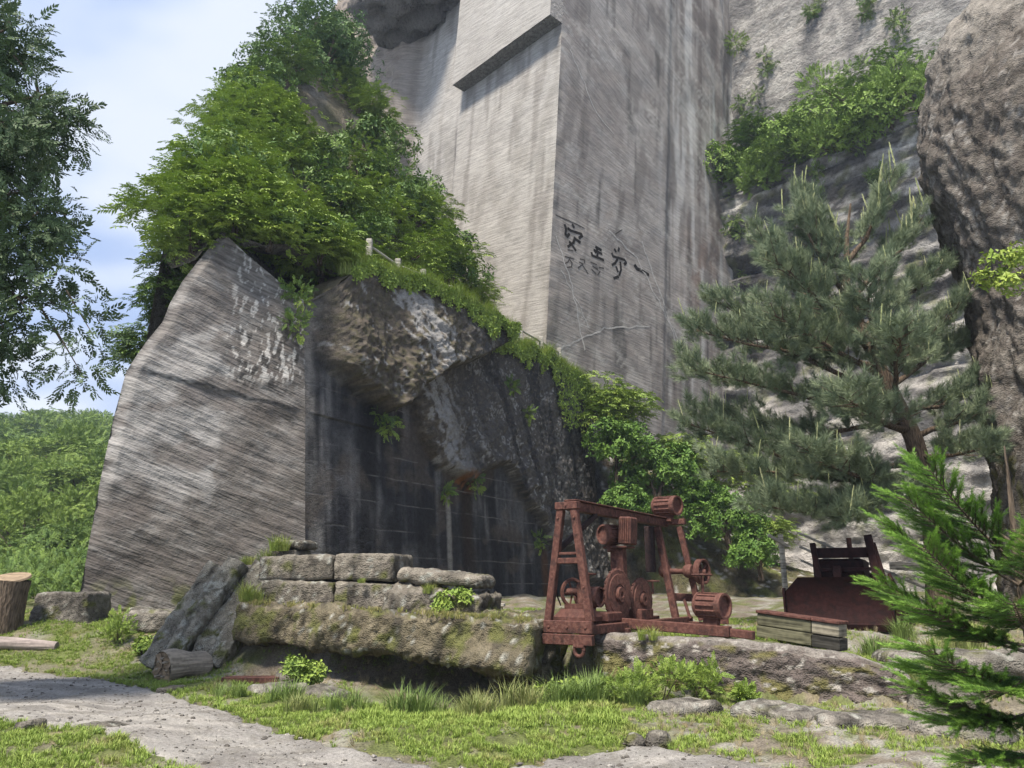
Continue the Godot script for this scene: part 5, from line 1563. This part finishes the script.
# ------------------------------------------------------------------ trees
func build_far_trees():
	var i := 0
	var rows := [[45.0, 5, 2.6, 4.2], [54.0, 5, 3.1, 5.2], [64.0, 5, 3.5, 6.2], [76.0, 5, 4.2, 7.4], [90.0, 5, 4.8, 8.2], [106.0, 5, 5.4, 9.0], [124.0, 5, 6.0, 10.0], [144.0, 5, 7.0, 11.0]]
	for r in rows:
		for k in r[1]:
			var d: float = r[0] + rng.randf_range(-3.0, 3.0)
			var x: float = -d * lerpf(0.50, 0.74, (k + rng.randf_range(0.2, 0.8)) / r[1])
			var hgt: float = r[3] * rng.randf_range(0.8, 1.2)
			var rad: float = r[2] * rng.randf_range(0.85, 1.15)
			var tone := rng.randf()
			var lab := "%s tree in the %s row of the wood left of the grey block" % [["rightmost", "second from right", "third from right", "fourth from right", "leftmost"][k], ["nearest", "second", "third", "fourth", "fifth", "sixth", "seventh", "skyline"][rows.find(r)]]
			var o := thing("hill_tree", lab, "tree", Vector3(x, hill_y(x, d), -d), "trees of the wood on the distant hill")
			var st := begin()
			var h := Heap.new()
			limb(st, [Vector3(0, -0.5, 0), Vector3(0.1, hgt * 0.4, 0), Vector3(0, hgt * 0.8, 0.1)], [0.3, 0.22, 0.1], 7)
			for c in 9:
				var dd := ball()
				dd.y = absf(dd.y) - 0.3
				var cc := Vector3(0, hgt * 0.75, 0) + dd * Vector3(rad, hgt * 0.5, rad) * 0.85
				limb(st, [Vector3(0, hgt * 0.4, 0), cc * 0.9], [0.12, 0.04], 5)
				if i % 2: tier(h, cc, rad * 0.5, rad * 0.22, 200, rad * 0.12, rad * 0.2, mixc(G_DARK, G_MID, tone), mixc(G_MID, Color(0.29, 0.39, 0.08), tone))
				else: blob(h, cc, Vector3(rad * 0.42, rad * 0.3, rad * 0.42), int(210), rad * 0.11, rad * 0.19, mixc(G_DARK, G_MID, tone), mixc(G_MID, Color(0.26, 0.36, 0.07), tone), 0.15, -0.35, 0.55, -0.5)
			put("trunk", st.commit(), M.bark, o)
			spread(h, "crown", S.fine, M.leaf, o)
			i += 1
	var h := Heap.new()
	for k in 8000:
		var d := rng.randf_range(24.0, 44.0)
		var x := -d * rng.randf_range(0.5, 0.78)
		if x > -12.8: continue
		var y := gy(x, d) if d < 44.0 else hill_y(x, d)
		var b := frame_of((Vector3.UP + ball() * 0.8).normalized())
		h.add(Transform3D(b.scaled(Vector3.ONE * rng.randf_range(0.2, 0.36)), Vector3(x, y + 1.8 * sqrt(rng.randf()) * (0.6 + 0.8 * sm(x * 0.5, d * 0.5)), -d)), mixc(G_DARK, G_MID, rng.randf()))
	var u := thing("undergrowth", "dense low undergrowth at the foot of the hill behind the upright log", "undergrowth")
	u.set_meta("kind", "stuff")
	spread(h, "foliage", S.fine, M.leaf, u)

func build_left_tree():
	var o := thing("overhanging_tree", "dark leafy tree reaching in from the left edge against the sky", "tree", Vector3(-10.6, gy(-10.6, 10.5), -10.5))
	var st := begin()
	var h := Heap.new()
	limb(st, [Vector3(0, -0.2, 0), Vector3(0.1, 2.0, 0), Vector3(0.2, 5.0, 0.1), Vector3(0.6, 8.0, 0), Vector3(0.9, 10.5, 0)], [0.34, 0.28, 0.22, 0.14, 0.05], 10)
	# boughs as [height on the trunk, tip x, y, z]
	for e in [[3.6, 3.6, 5.2, 0.3], [4.4, 4.55, 5.6, -0.3], [5.2, 4.2, 6.6, 0.4], [6.0, 4.0, 7.4, -0.3], [6.6, 3.75, 8.3, 0.3], [7.4, 3.9, 9.1, -0.2], [8.0, 3.2, 9.9, 0.3], [8.6, 2.5, 10.7, 0.0], [5.0, 3.0, 6.0, 0.9], [6.4, 2.6, 7.6, 0.9], [3.2, 2.9, 3.9, 0.2], [7.0, 2.6, 8.8, -0.9], [5.6, 2.8, 7.0, -0.9]]:
		var a := Vector3(0.15 + 0.05 * e[0], e[0], 0)
		var b := Vector3(e[1] - 0.75 - 0.25 * maxf(0.0, e[1] - 3.5), e[2] + 0.35, e[3])
		var mid := a.lerp(b, 0.55) + Vector3(0, 0.5, 0)
		limb(st, [a, mid, b], [0.09, 0.05, 0.015], 6)
		for k in 12:
			var q := 0.3 + 0.7 * k / 11.0
			var c := a.lerp(mid, q * 2.0) if q < 0.5 else mid.lerp(b, (q - 0.5) * 2.0)
			c += ball() * 0.32
			var tip := c + Vector3(rng.randf_range(-0.2, 0.5), rng.randf_range(-0.5, 0.1), rng.randf_range(-0.4, 0.4))
			limb(st, [c, tip], [0.018, 0.006], 4)
			blob(h, tip, Vector3(0.6, 0.42, 0.55), 80, 0.2, 0.33, Color(0.06, 0.10, 0.048), Color(0.11, 0.165, 0.075), -0.2, -0.2, 0.1, -1.0)
	# thin hanging sprays below
	for e in [[3.6, 4.5, 0.2], [3.1, 4.2, 0.4], [4.4, 4.75, -0.2], [4.9, 4.9, 0.0], [3.0, 3.2, 0.2], [3.2, 2.7, 0.2], [2.95, 3.7, 0.0], [4.75, 4.35, -0.1], [3.9, 4.35, 0.1]]:
		var c := Vector3(e[0] - 0.45, e[1] + 0.3, e[2])
		limb(st, [c + Vector3(-0.5, 0.7, 0), c], [0.015, 0.005], 4)
		blob(h, c, Vector3(0.4, 0.4, 0.4), 46, 0.18, 0.28, Color(0.06, 0.10, 0.048), Color(0.11, 0.165, 0.075), -0.4, -0.5, 0.1, -1.0)
	put("trunk", st.commit(), M.bark, o)
	spread(h, "crown", S.fine, M.leaf, o)

func build_pine():
	var org := Vector3(9.3, gy(9.3, 17.0) - 0.1, -17.0)
	var o := thing("pine_tree", "blue green pine tree with leaning trunk spreading over the bulldozer", "pine tree", org)
	var st := begin()
	var h := Heap.new()
	var hc := Heap.new()
	var tr := [Vector3(-0.1, 0, 0), Vector3(0.05, 1.5, 0), Vector3(0.08, 2.9, 0), Vector3(-0.1, 4.2, 0), Vector3(-0.5, 5.4, 0), Vector3(-0.95, 6.7, 0), Vector3(-1.2, 8.0, 0), Vector3(-1.0, 9.3, -0.1), Vector3(-0.8, 10.2, -0.1)]
	limb(st, tr, [0.30, 0.25, 0.23, 0.2, 0.17, 0.13, 0.09, 0.05, 0.02], 12)
	# boughs: height, tip relative to the trunk foot, sag
	var boughs := [
		[3.1, Vector3(-4.9, 3.3, 0.9)], [3.4, Vector3(-4.2, 2.5, 1.5)], [3.0, Vector3(-2.6, 2.2, 1.6)], [3.6, Vector3(-5.3, 4.5, 0.2)], [4.3, Vector3(-5.2, 5.6, 0.8)], [4.6, Vector3(-4.3, 5.0, -1.2)], [5.2, Vector3(-4.9, 6.8, 0.0)], [5.6, Vector3(-3.6, 6.6, 1.6)], [5.9, Vector3(-4.2, 7.8, -0.6)], [6.3, Vector3(-3.2, 8.2, 0.9)], [6.8, Vector3(-3.2, 9.0, 0.1)], [7.4, Vector3(-2.4, 9.6, 0.6)], [8.0, Vector3(-1.9, 10.2, -0.2)],
		[4.2, Vector3(1.2, 4.6, 0.8)], [4.8, Vector3(1.5, 5.6, 0.2)], [5.4, Vector3(1.7, 6.6, -0.4)], [6.0, Vector3(1.3, 7.4, 0.6)], [6.8, Vector3(1.0, 8.3, 0.1)], [7.6, Vector3(0.5, 9.3, 0.3)], [8.6, Vector3(0.0, 10.4, 0.0)], [5.2, Vector3(-1.4, 5.9, 2.4)], [4.4, Vector3(-2.6, 4.6, 2.2)], [6.2, Vector3(-1.6, 7.2, 1.9)], [3.8, Vector3(0.6, 3.7, 1.6)], [6.6, Vector3(-1.2, 7.8, -1.9)], [3.3, Vector3(-3.4, 3.6, 2.0)]]
	for e in boughs:
		var y: float = e[0]
		var a := Vector3(curve([[0.0, -0.1], [2.9, 0.08], [4.2, -0.1], [5.4, -0.5], [6.7, -0.95], [8.0, -1.2], [10.2, -0.8]], y), y, 0)
		var b: Vector3 = e[1]
		var l := a.distance_to(b)
		var mid := a.lerp(b, 0.5) + Vector3(0, 0.10 * l * sin(y * 5.0) - 0.1, 0)
		limb(st, [a, a.lerp(mid, 0.5) + ball() * 0.06, mid, mid.lerp(b, 0.5) + ball() * 0.08, b], [0.075, 0.06, 0.045, 0.03, 0.012], 6)
		var n := int(l * 4.6) + 7
		for k in n:
			var q := lerpf(0.22, 1.0, pow((k + 0.5) / n, 0.8))
			var c := a.lerp(mid, q * 2.0) if q < 0.5 else mid.lerp(b, (q - 0.5) * 2.0)
			var side := ((b - a).cross(Vector3.UP)).normalized() * (1.0 if k % 2 else -1.0)
			var tip := c + side * rng.randf_range(0.2, 0.8) * (1.15 - 0.6 * q) + (b - a).normalized() * rng.randf_range(0.1, 0.5) + Vector3(0, rng.randf_range(-0.05, 0.35), 0)
			limb(st, [c, tip], [0.016, 0.006], 4)
			for m in 9:
				var w := rng.randf_range(0.2, 1.0)
				var p := c.lerp(tip, w) + ball() * 0.2
				var ax := ((tip - c).normalized() + Vector3(0, rng.randf_range(0.2, 1.1), 0) + ball() * 0.5).normalized()
				h.add(Transform3D(frame_of(ax).rotated(ax, rng.randf() * TAU).scaled(Vector3.ONE * rng.randf_range(0.24, 0.4)), p), mixc(Color(0.15, 0.205, 0.125), Color(0.28, 0.335, 0.2), rng.randf()))
			if rng.randf() < 0.5 + 0.1 * (y - 5.0) and q > 0.4:
				var s := rng.randf_range(0.25, 0.45)
				if y > 7.3: s *= 1.7
				var ax := (Vector3.UP + ball() * 0.3).normalized()
				hc.add(Transform3D(frame_of(ax).scaled(Vector3(s * 0.8, s, s * 0.8)), tip + Vector3(0, 0.05, 0)), mixc(Color(0.36, 0.41, 0.19), Color(0.5, 0.52, 0.3), rng.randf()))
	put("trunk", st.commit(), M.pine_bark, o)
	spread(h, "crown", S.pine, M.needle, o)
	spread(hc, "new_shoots", [S.candle], M.needle, o)

func build_cedar():
	var org := Vector3(3.56, gy(3.56, 5.5), -5.5)
	var o := thing("young_cedar", "young cedar with drooping bright green fronds at the lower right corner", "cedar tree", org)
	var st := begin()
	var h := Heap.new()
	limb(st, [Vector3(0, -0.1, 0), Vector3(0.02, 0.9, 0), Vector3(0.03, 1.8, 0), Vector3(0.06, 2.2, 0), Vector3(0.08, 2.6, 0)], [0.04, 0.035, 0.028, 0.018, 0.006], 9)
	# boughs: root height, tip
	var boughs := [
		[0.55, Vector3(-0.75, 0.55, 0.35)], [0.7, Vector3(-0.98, 0.95, 0.15)], [0.9, Vector3(-1.05, 1.22, 0.45)], [1.05, Vector3(-0.7, 0.98, 0.6)], [1.15, Vector3(-1.12, 1.62, 0.05)], [1.3, Vector3(-1.0, 1.85, 0.5)], [1.45, Vector3(-0.85, 2.02, -0.2)], [1.75, Vector3(-0.75, 2.38, 0.3)], [1.9, Vector3(-0.5, 2.5, -0.3)], [1.2, Vector3(-0.9, 1.45, 0.3)], [1.6, Vector3(-0.85, 2.2, 0.1)], [0.8, Vector3(-0.85, 0.75, 0.25)], [1.35, Vector3(-0.55, 1.5, 0.75)], [1.0, Vector3(-0.8, 1.05, -0.3)], [0.4, Vector3(-0.5, 0.28, 0.6)],
		[0.6, Vector3(0.6, 0.8, 0.3)], [1.0, Vector3(0.7, 1.2, -0.2)], [1.4, Vector3(0.65, 1.8, 0.2)], [1.8, Vector3(0.5, 2.2, 0.3)], [0.85, Vector3(-0.3, 0.9, 0.9)], [1.6, Vector3(-0.3, 1.9, 0.8)]]
	for e in boughs:
		var a := Vector3(0.02, e[0], 0)
		var b: Vector3 = e[1] * Vector3(0.86, 1.0, 0.9)
		var l := a.distance_to(b)
		var mid := a.lerp(b, 0.5) + Vector3(0, -0.10 * l, 0)
		var pts := []
		var rad := []
		for k in 7:
			var q := k / 6.0
			pts.append(a.lerp(mid, q).lerp(mid.lerp(b, q), q))
			rad.append(0.013 * (1.0 - 0.75 * q))
		limb(st, pts, rad, 6)
		var n := int(l * 44.0)
		for k in n:
			var q := lerpf(0.16, 1.0, (k + 0.5) / n)
			var c: Vector3 = a.lerp(mid, q).lerp(mid.lerp(b, q), q)
			var fw := ((b - a).normalized() + Vector3(0, -0.1 + 0.35 * q, 0)).normalized()
			var side := fw.cross(Vector3.UP).normalized() * (1.0 if k % 2 else -1.0)
			var len := rng.randf_range(0.14, 0.36) * (1.15 - 0.6 * q)
			var dir := (fw * 0.85 + side * rng.randf_range(0.45, 0.9) + Vector3(0, rng.randf_range(-0.35, 0.15), 0)).normalized()
			var tip := c + dir * len
			limb(st, [c, c.lerp(tip, 0.5) + Vector3(0, -0.012, 0), tip], [0.005, 0.004, 0.002], 4)
			var parts := int(len / 0.055) + 1
			for m in parts:
				var w := (m + 0.4) / parts
				var p := c.lerp(tip, w)
				var young := ss(0.35, 0.85, w * 0.5 + q * 0.5 + rng.randf_range(-0.15, 0.15))
				var ax := (dir + Vector3(0, 0.12, 0) + ball() * 0.12).normalized()
				h.add(Transform3D(frame_of(ax).rotated(ax, rng.randf() * TAU).scaled(Vector3(1.3, 1.0, 1.3) * 0.12), p), mixc(mixc(Color(0.09, 0.18, 0.045), Color(0.13, 0.25, 0.055), rng.randf()), mixc(Color(0.21, 0.40, 0.055), Color(0.31, 0.5, 0.1), rng.randf()), young))
				if rng.randf() < 0.55:
					var d2 := (dir + side.rotated(dir, rng.randf() * TAU) * 0.7).normalized()
					h.add(Transform3D(frame_of(d2).scaled(Vector3(1.3, 1.0, 1.3) * 0.11), p), mixc(Color(0.10, 0.20, 0.05), Color(0.26, 0.46, 0.08), young * rng.randf_range(0.6, 1.0)))
	put("trunk", st.commit(), M.bark, o)
	spread(h, "crown", S.cedar, M.needle, o)
	# twig of yellow-green leaves springing from the crag
	var w := thing("crag_sapling", "small yellow green leafy twig growing from the crag beside the pine", "sapling", Vector3(9.85, 7.4, -13.4))
	st = begin()
	h = Heap.new()
	for e in [Vector3(-0.7, 0.15, 0.2), Vector3(-0.55, -0.35, 0.3), Vector3(-0.3, 0.3, 0.3), Vector3(-0.8, -0.15, 0.0)]:
		limb(st, [Vector3(0.3, -0.1, -0.2), e * 0.5 + Vector3(0, 0.1, 0), e], [0.015, 0.01, 0.004], 5)
		blob(h, e * 0.9, Vector3(0.28, 0.16, 0.25), 26, 0.14, 0.22, Color(0.2, 0.3, 0.05), Color(0.34, 0.42, 0.08), 0.0, -1.0, 0.1, -1.0)
	put("stem", st.commit(), M.bark, w)
	spread(h, "crown", S.round, M.leaf, w)

# ------------------------------------------------------------------ ground cover
func build_ground_cover():
	var h := Heap.new()
	var dry := Heap.new()
	for k in 150000:
		var d := 3.0 + 17.5 * pow(rng.randf(), 0.8)
		var x := rng.randf_range(-0.78, 0.72) * (d + 1.5)
		var b := bare(x, d)
		var p := on_path(x, d)
		if rng.randf() < p * 1.15 - 0.02: continue
		if rng.randf() < b * 0.93: continue
		if sm(x * 1.6, d * 1.6, 3.0) < -0.5 + 0.2 * rng.randf(): continue
		if x > 1.4 and x < 5.6 and d > ledge_line(x) - 0.25 and d < ledge_line(x) + 1.2: continue
		var s := rng.randf_range(0.035, 0.1)
		if d > 9.5 and d < 11.8 and x > -2.0 and x < 1.4: s *= 1.5
		if d > 11.9 and x > -2.6 and x < 0.9 and d < 14.5: continue
		var col := mixc(Color(0.2, 0.3, 0.055), Color(0.31, 0.4, 0.09), rng.randf())
		col = mixc(col, Color(0.33, 0.32, 0.12), ss(0.1, 0.4, fb(x * 1.1, d * 1.1, 9.0)) * rng.randf())
		h.add(Transform3D(Basis(Vector3.UP, rng.randf() * TAU).scaled(Vector3(s * 1.3, s, s * 1.3)), Vector3(x, gy(x, d) - 0.008, -d)), col)
	var o := thing("grass", "short bright green grass covering the ground beside the path", "grass")
	o.set_meta("kind", "stuff")
	spread(h, "blades", S.lawn, M.grass, o)
	var wd := Heap.new()
	for k in 5200:
		var d := 4.0 + 15.0 * pow(rng.randf(), 0.8)
		var x := rng.randf_range(-0.76, 0.66) * (d + 1.5)
		if on_path(x, d) > 0.25 or sm(x * 0.9, d * 0.9, 71.0) < 0.05 or rng.randf() < bare(x, d) * 0.8: continue
		if x > 1.4 and x < 5.6 and d > ledge_line(x) - 0.25 and d < ledge_line(x) + 1.2: continue
		var s := rng.randf_range(0.03, 0.09)
		wd.add(Transform3D(Basis(Vector3.UP, rng.randf() * TAU).scaled(Vector3(s, s * rng.randf_range(0.7, 1.6), s)), Vector3(x, gy(x, d), -d)), mixc(Color(0.12, 0.2, 0.045), Color(0.27, 0.33, 0.09), rng.randf()))
	o = thing("lawn_weeds", "small broad-leaved weeds mixed through the grass", "weeds")
	o.set_meta("kind", "stuff")
	spread(wd, "leaves", S.weed, M.leaf, o)
	# dry straw and litter on the bare soil
	for k in 5200:
		var d := rng.randf_range(8.0, 18.0)
		var x := rng.randf_range(-0.5, 0.62) * (d + 1.0)
		if rng.randf() > bare(x, d) * 0.8 or on_path(x, d) > 0.3: continue
		if x > 1.4 and x < 5.6 and d > ledge_line(x) - 0.3 and d < ledge_line(x) + 0.9: continue
		var s := rng.randf_range(0.06, 0.16)
		var ax := (Vector3.UP * 0.5 + ball()).normalized()
		ax.y = absf(ax.y)
		dry.add(Transform3D(frame_of(ax).scaled(Vector3(s * 0.8, s, s * 0.8)), Vector3(x, gy(x, d), -d)), mixc(Color(0.33, 0.27, 0.16), Color(0.46, 0.4, 0.26), rng.randf()))
	o = thing("dry_straw", "dry straw and withered stems scattered over the bare soil", "straw")
	o.set_meta("kind", "stuff")
	spread(dry, "stems", S.sedge, M.grass, o)
	# gravel on the path
	var gr := Heap.new()
	for k in 6000:
		var d := rng.randf_range(5.0, 17.0)
		var x := rng.randf_range(-0.75, 0.3) * (d + 1.0)
		if on_path(x, d) < 0.6: continue
		var s := 0.005 + 0.016 * pow(rng.randf(), 4.0)
		gr.add(Transform3D(frame_of(ball()).scaled(Vector3(s * 1.4, s * 0.8, s)), Vector3(x, gy(x, d) + 0.016, -d)), mixc(Color(0.1, 0.09, 0.08), Color(0.42, 0.4, 0.37), rng.randf()))
	var peb := rock(Vector3(2, 2, 2), 0.7, Vector3i(3, 3, 3), 0.5, 90.0, func(_q: Vector3, _n: Vector3): return Color.WHITE)
	o = thing("gravel", "small stones and grit scattered on the grey path", "gravel")
	o.set_meta("kind", "stuff")
	spread(gr, "grains", [peb], M.stone, o)
	# taller tussocks and leafy weeds, one by one
	var tus := [
		[-1.35, 10.7, 0.5, "tall grass tussock in front of the dark hollow"], [-1.0, 11.2, 0.36, "smaller tussock behind the tall one by the hollow"], [-2.2, 10.9, 0.34, "fine tussock left of the tall one by the hollow"], [0.1, 10.9, 0.5, "pale tussock at the right of the dark hollow"], [0.75, 11.3, 0.55, "bushy tussock below the overhanging end of the machine"], [1.3, 12.0, 0.7, "tall green tussock against the left end of the kerb"], [1.0, 11.5, 0.55, "tussock in front of the kerb's left end"], [-3.3, 11.8, 0.36, "low tussock beside the sunken stone"], [-0.4, 10.2, 0.4, "straw-tipped tussock nearest the path below the hollow"], [1.8, 11.5, 0.45, "tussock beside the leafy weeds at the kerb"], [-2.75, 10.8, 0.3, "low dry tussock in the lawn"], [-0.5, 10.9, 0.36, "slender tussock between the tall and the pale ones"], [-4.3, 12.2, 0.26, "small tussock near the red beam"], [6.8, 12.8, 0.5, "dry tussock behind the pale flat slab"], [7.6, 13.2, 0.55, "dry tussock beside the pine trunk"], [6.2, 13.5, 0.45, "tussock right of the timber stack"], [7.2, 14.6, 0.45, "tussock in front of the bulldozer's right side"], [5.9, 11.4, 0.35, "withered tussock at the right end of the kerb"]]
	for e in tus:
		var w := thing("grass_tussock", e[3], "grass tussock", Vector3(e[0], gy(e[0], e[1]) - 0.02, -e[1]), "grass tussocks")
		var hh := Heap.new()
		var strawy := 0.6 if e[3].contains("dry") or e[3].contains("pale") or e[3].contains("withered") or e[3].contains("straw") else 0.12
		for k in 9:
			var s: float = e[2] * rng.randf_range(0.7, 1.15)
			hh.add(Transform3D(Basis(Vector3.UP, rng.randf() * TAU).scaled(Vector3(s, s, s)), Vector3(rng.randf_range(-0.22, 0.22), 0, rng.randf_range(-0.2, 0.2))), mixc(mixc(Color(0.12, 0.21, 0.05), Color(0.2, 0.3, 0.075), rng.randf()), Color(0.4, 0.36, 0.17), strawy * rng.randf_range(0.4, 1.2)))
		spread(hh, "blades", S.sedge, M.grass, w)
	var weeds := [
		[-3.35, 13.3, 0.36, 0.5, "bright leafy weed growing at the foot of the great slab", 0], [0.75, 12.75, 0.6, 0.75, "leafy bush filling the gap under the machine's overhanging end", 0], [0.35, 12.6, 0.5, 0.5, "fern-like bush at the right end of the dark hollow", 1], [2.2, 11.9, 0.55, 0.5, "yellow green weeds against the kerb", 2], [2.75, 11.95, 0.4, 0.45, "taller leafy weed against the kerb below the beam", 2], [1.65, 11.6, 0.4, 0.3, "low leafy weeds near the tall tussock by the kerb", 2], [-1.05, 13.9, 0.35, 0.4, "trailing bush on the right end of the heap", 0], [0.95, 12.3, 0.35, 0.4, "low weed under the towing eye", 2], [-7.4, 16.4, 0.4, 0.35, "green weed left of the leaning slabs", 0], [-8.6, 17.3, 0.5, 0.5, "weed beside the squat stump block", 2], [3.4, 11.6, 0.2, 0.2, "tiny weed at the foot of the kerb", 2]]
	for e in weeds:
		var hh := Heap.new()
		var y: float = gy(e[0], e[1])
		if e[4].contains("heap"): y = 1.05
		var w := thing("weed", e[4], "weed", Vector3(e[0], y, -e[1]), "leafy weeds")
		var st := begin()
		for k in 6:
			var c := Vector3(rng.randf_range(-0.7, 0.7) * e[2], e[3] * rng.randf_range(0.3, 1.0), rng.randf_range(-0.6, 0.6) * e[2])
			limb(st, [Vector3(0, -0.05, 0), c * 0.6, c], [0.012, 0.008, 0.003], 4)
			blob(hh, c, Vector3(e[2], e[3] * 0.7, e[2]) * 0.45, 42, 0.09, 0.16, [G_MID, G_DARK, Color(0.17, 0.26, 0.05)][e[5]], [G_BRIGHT, G_MID, Color(0.27, 0.37, 0.07)][e[5]], 0.6, -1.0, 0.1, -1.0)
		put("stem", st.commit(), M.bark, w)
		spread(hh, "foliage", [S.round, S.fern, S.fine][e[5]], M.leaf, w)
	# yellow-green grass tufts growing on the heap and the kerb
	for e in [[Vector3(-4.55, 2.3, -15.3), 0.4, "bright grass tuft beside the highest cap stone"], [Vector3(-4.9, 2.1, -15.6), 0.32, "grass tuft on top of the leaning slabs"], [Vector3(-5.4, 2.05, -15.9), 0.26, "short grass tuft on the innermost leaning slab"], [Vector3(-4.95, 1.35, -14.8), 0.42, "straw-coloured grass hanging at the left end of the great slab"], [Vector3(-2.75, 1.68, -14.25), 0.12, "small bright tuft between the two courses of blocks"], [Vector3(-1.5, 1.5, -13.9), 0.22, "small tuft under the long rounded cap slab"], [Vector3(2.15, 0.8, -12.6), 0.26, "bright grass tuft on the kerb before the saw blades"], [Vector3(-0.2, 1.02, -13.2), 0.3, "grass tuft on the rugged rock beside the machine"]]:
		var w := thing("grass_tuft", e[2], "grass tuft", e[0], "grass tufts on the stones")
		var hh := Heap.new()
		for k in 8:
			hh.add(Transform3D(Basis(Vector3.UP, rng.randf() * TAU).scaled(Vector3.ONE * e[1] * rng.randf_range(0.6, 1.1)), Vector3(rng.randf_range(-0.5, 0.5) * e[1], -0.03, rng.randf_range(-0.3, 0.3) * e[1])), mixc(Color(0.2, 0.3, 0.05), Color(0.36, 0.4, 0.11), rng.randf()))
		spread(hh, "blades", S.sedge, M.grass, w)
	# moss and dry grass fringe on the rim of the great slab
	var fr := Heap.new()
	for k in 900:
		var q := rng.randf()
		var p := Vector3(-5.1, 1.3, -14.6).lerp(Vector3(0.3, 1.06, -12.55), q) + Vector3(rng.randf_range(-0.05, 0.05), rng.randf_range(-0.06, 0.02), rng.randf_range(-0.45, 0.05))
		if sm(p.x * 2.0, p.z * 2.0, 8.0) < 0.0: continue
		fr.add(Transform3D(Basis(Vector3.UP, rng.randf() * TAU).scaled(Vector3.ONE * rng.randf_range(0.05, 0.13)), p), mixc(Color(0.2, 0.23, 0.06), Color(0.38, 0.34, 0.14), rng.randf()))
	o = thing("slab_moss", "mossy grass fringe along the rim of the great slab", "moss")
	o.set_meta("kind", "stuff")
	spread(fr, "tufts", S.lawn, M.grass, o)

# ------------------------------------------------------------------ sky
func make_sky() -> Sky:
	var w := 1024
	var h := 512
	var im := Image.create(w, h, false, Image.FORMAT_RGBF)
	for y in h:
		var el := PI * (0.5 - (y + 0.5) / h)
		for x in w:
			var az := TAU * (x + 0.5) / w
			var d := Vector3(cos(el) * cos(az), sin(el), cos(el) * sin(az))
			var k := 1.0 / maxf(d.y + 0.22, 0.12)
			var c := Color(0.5, 0.56, 0.66)
			if d.y > -0.1:
				var n := fb(d.x * k * 1.4, d.z * k * 0.9, 3.0) * 1.1 + 0.55 * fb(d.x * k * 4.0, d.z * k * 2.4, 5.0)
				c = mixc(Color(0.27, 0.35, 0.53), Color(0.40, 0.46, 0.58), ss(-0.3, 0.2, n))
				c = mixc(c, Color(0.47, 0.51, 0.585), ss(0.02, 0.4, n))
				c = mixc(c, Color(0.58, 0.61, 0.66), ss(0.32, 0.0, d.y) * 0.8)
			im.set_pixel(x, y, c)
	var m := PanoramaSkyMaterial.new()
	m.panorama = ImageTexture.create_from_image(im)
	var s := Sky.new()
	s.sky_material = m
	return s

func _ready():
	rng.seed = 20240611
	for n in [nz, nq]:
		n.noise_type = FastNoiseLite.TYPE_SIMPLEX_SMOOTH
		n.seed = 7
		n.frequency = 1.0
	nz.fractal_type = FastNoiseLite.FRACTAL_FBM
	nz.fractal_octaves = 4
	nq.fractal_type = FastNoiseLite.FRACTAL_NONE
	# camera
	var cam := Camera3D.new()
	cam.name = "camera"
	cam.fov = 54.0
	cam.near = 0.05
	cam.far = 600.0
	cam.position = Vector3(0, 1.6, 0)
	cam.rotation_degrees = Vector3(15.0, 0, 0)
	add_child(cam)
	cam.current = true
	# sky, exposure
	var env := Environment.new()
	env.background_mode = Environment.BG_SKY
	env.sky = make_sky()
	env.background_energy_multiplier = 1.0
	env.tonemap_mode = Environment.TONE_MAPPER_LINEAR
	env.tonemap_exposure = 1.8
	env.fog_enabled = true
	env.fog_density = 0.0005
	env.fog_light_color = Color(0.80, 0.86, 0.95)
	env.sdfgi_enabled = true
	env.ssao_enabled = true
	env.ssil_enabled = true
	var we := WorldEnvironment.new()
	we.name = "environment"
	we.environment = env
	add_child(we)
	# veiled sun, high behind the camera's left shoulder
	var sun := DirectionalLight3D.new()
	sun.name = "sun"
	sun.light_energy = 1.4
	sun.light_color = Color(1.0, 0.96, 0.9)
	sun.light_angular_distance = 10.0
	sun.shadow_enabled = true
	sun.rotation_degrees = Vector3(-58, -28, 0)
	add_child(sun)

	make_textures()
	make_materials()
	make_sprays()
	build_ground()
	build_hill()
	build_block()
	build_slope()
	build_tower()
	build_rear()
	build_stones()
	build_machine()
	build_dozer()
	build_wood()
	build_far_trees()
	build_slope_plants()
	build_bank_plants()
	build_left_tree()
	build_pine()
	build_cedar()
	build_ground_cover()
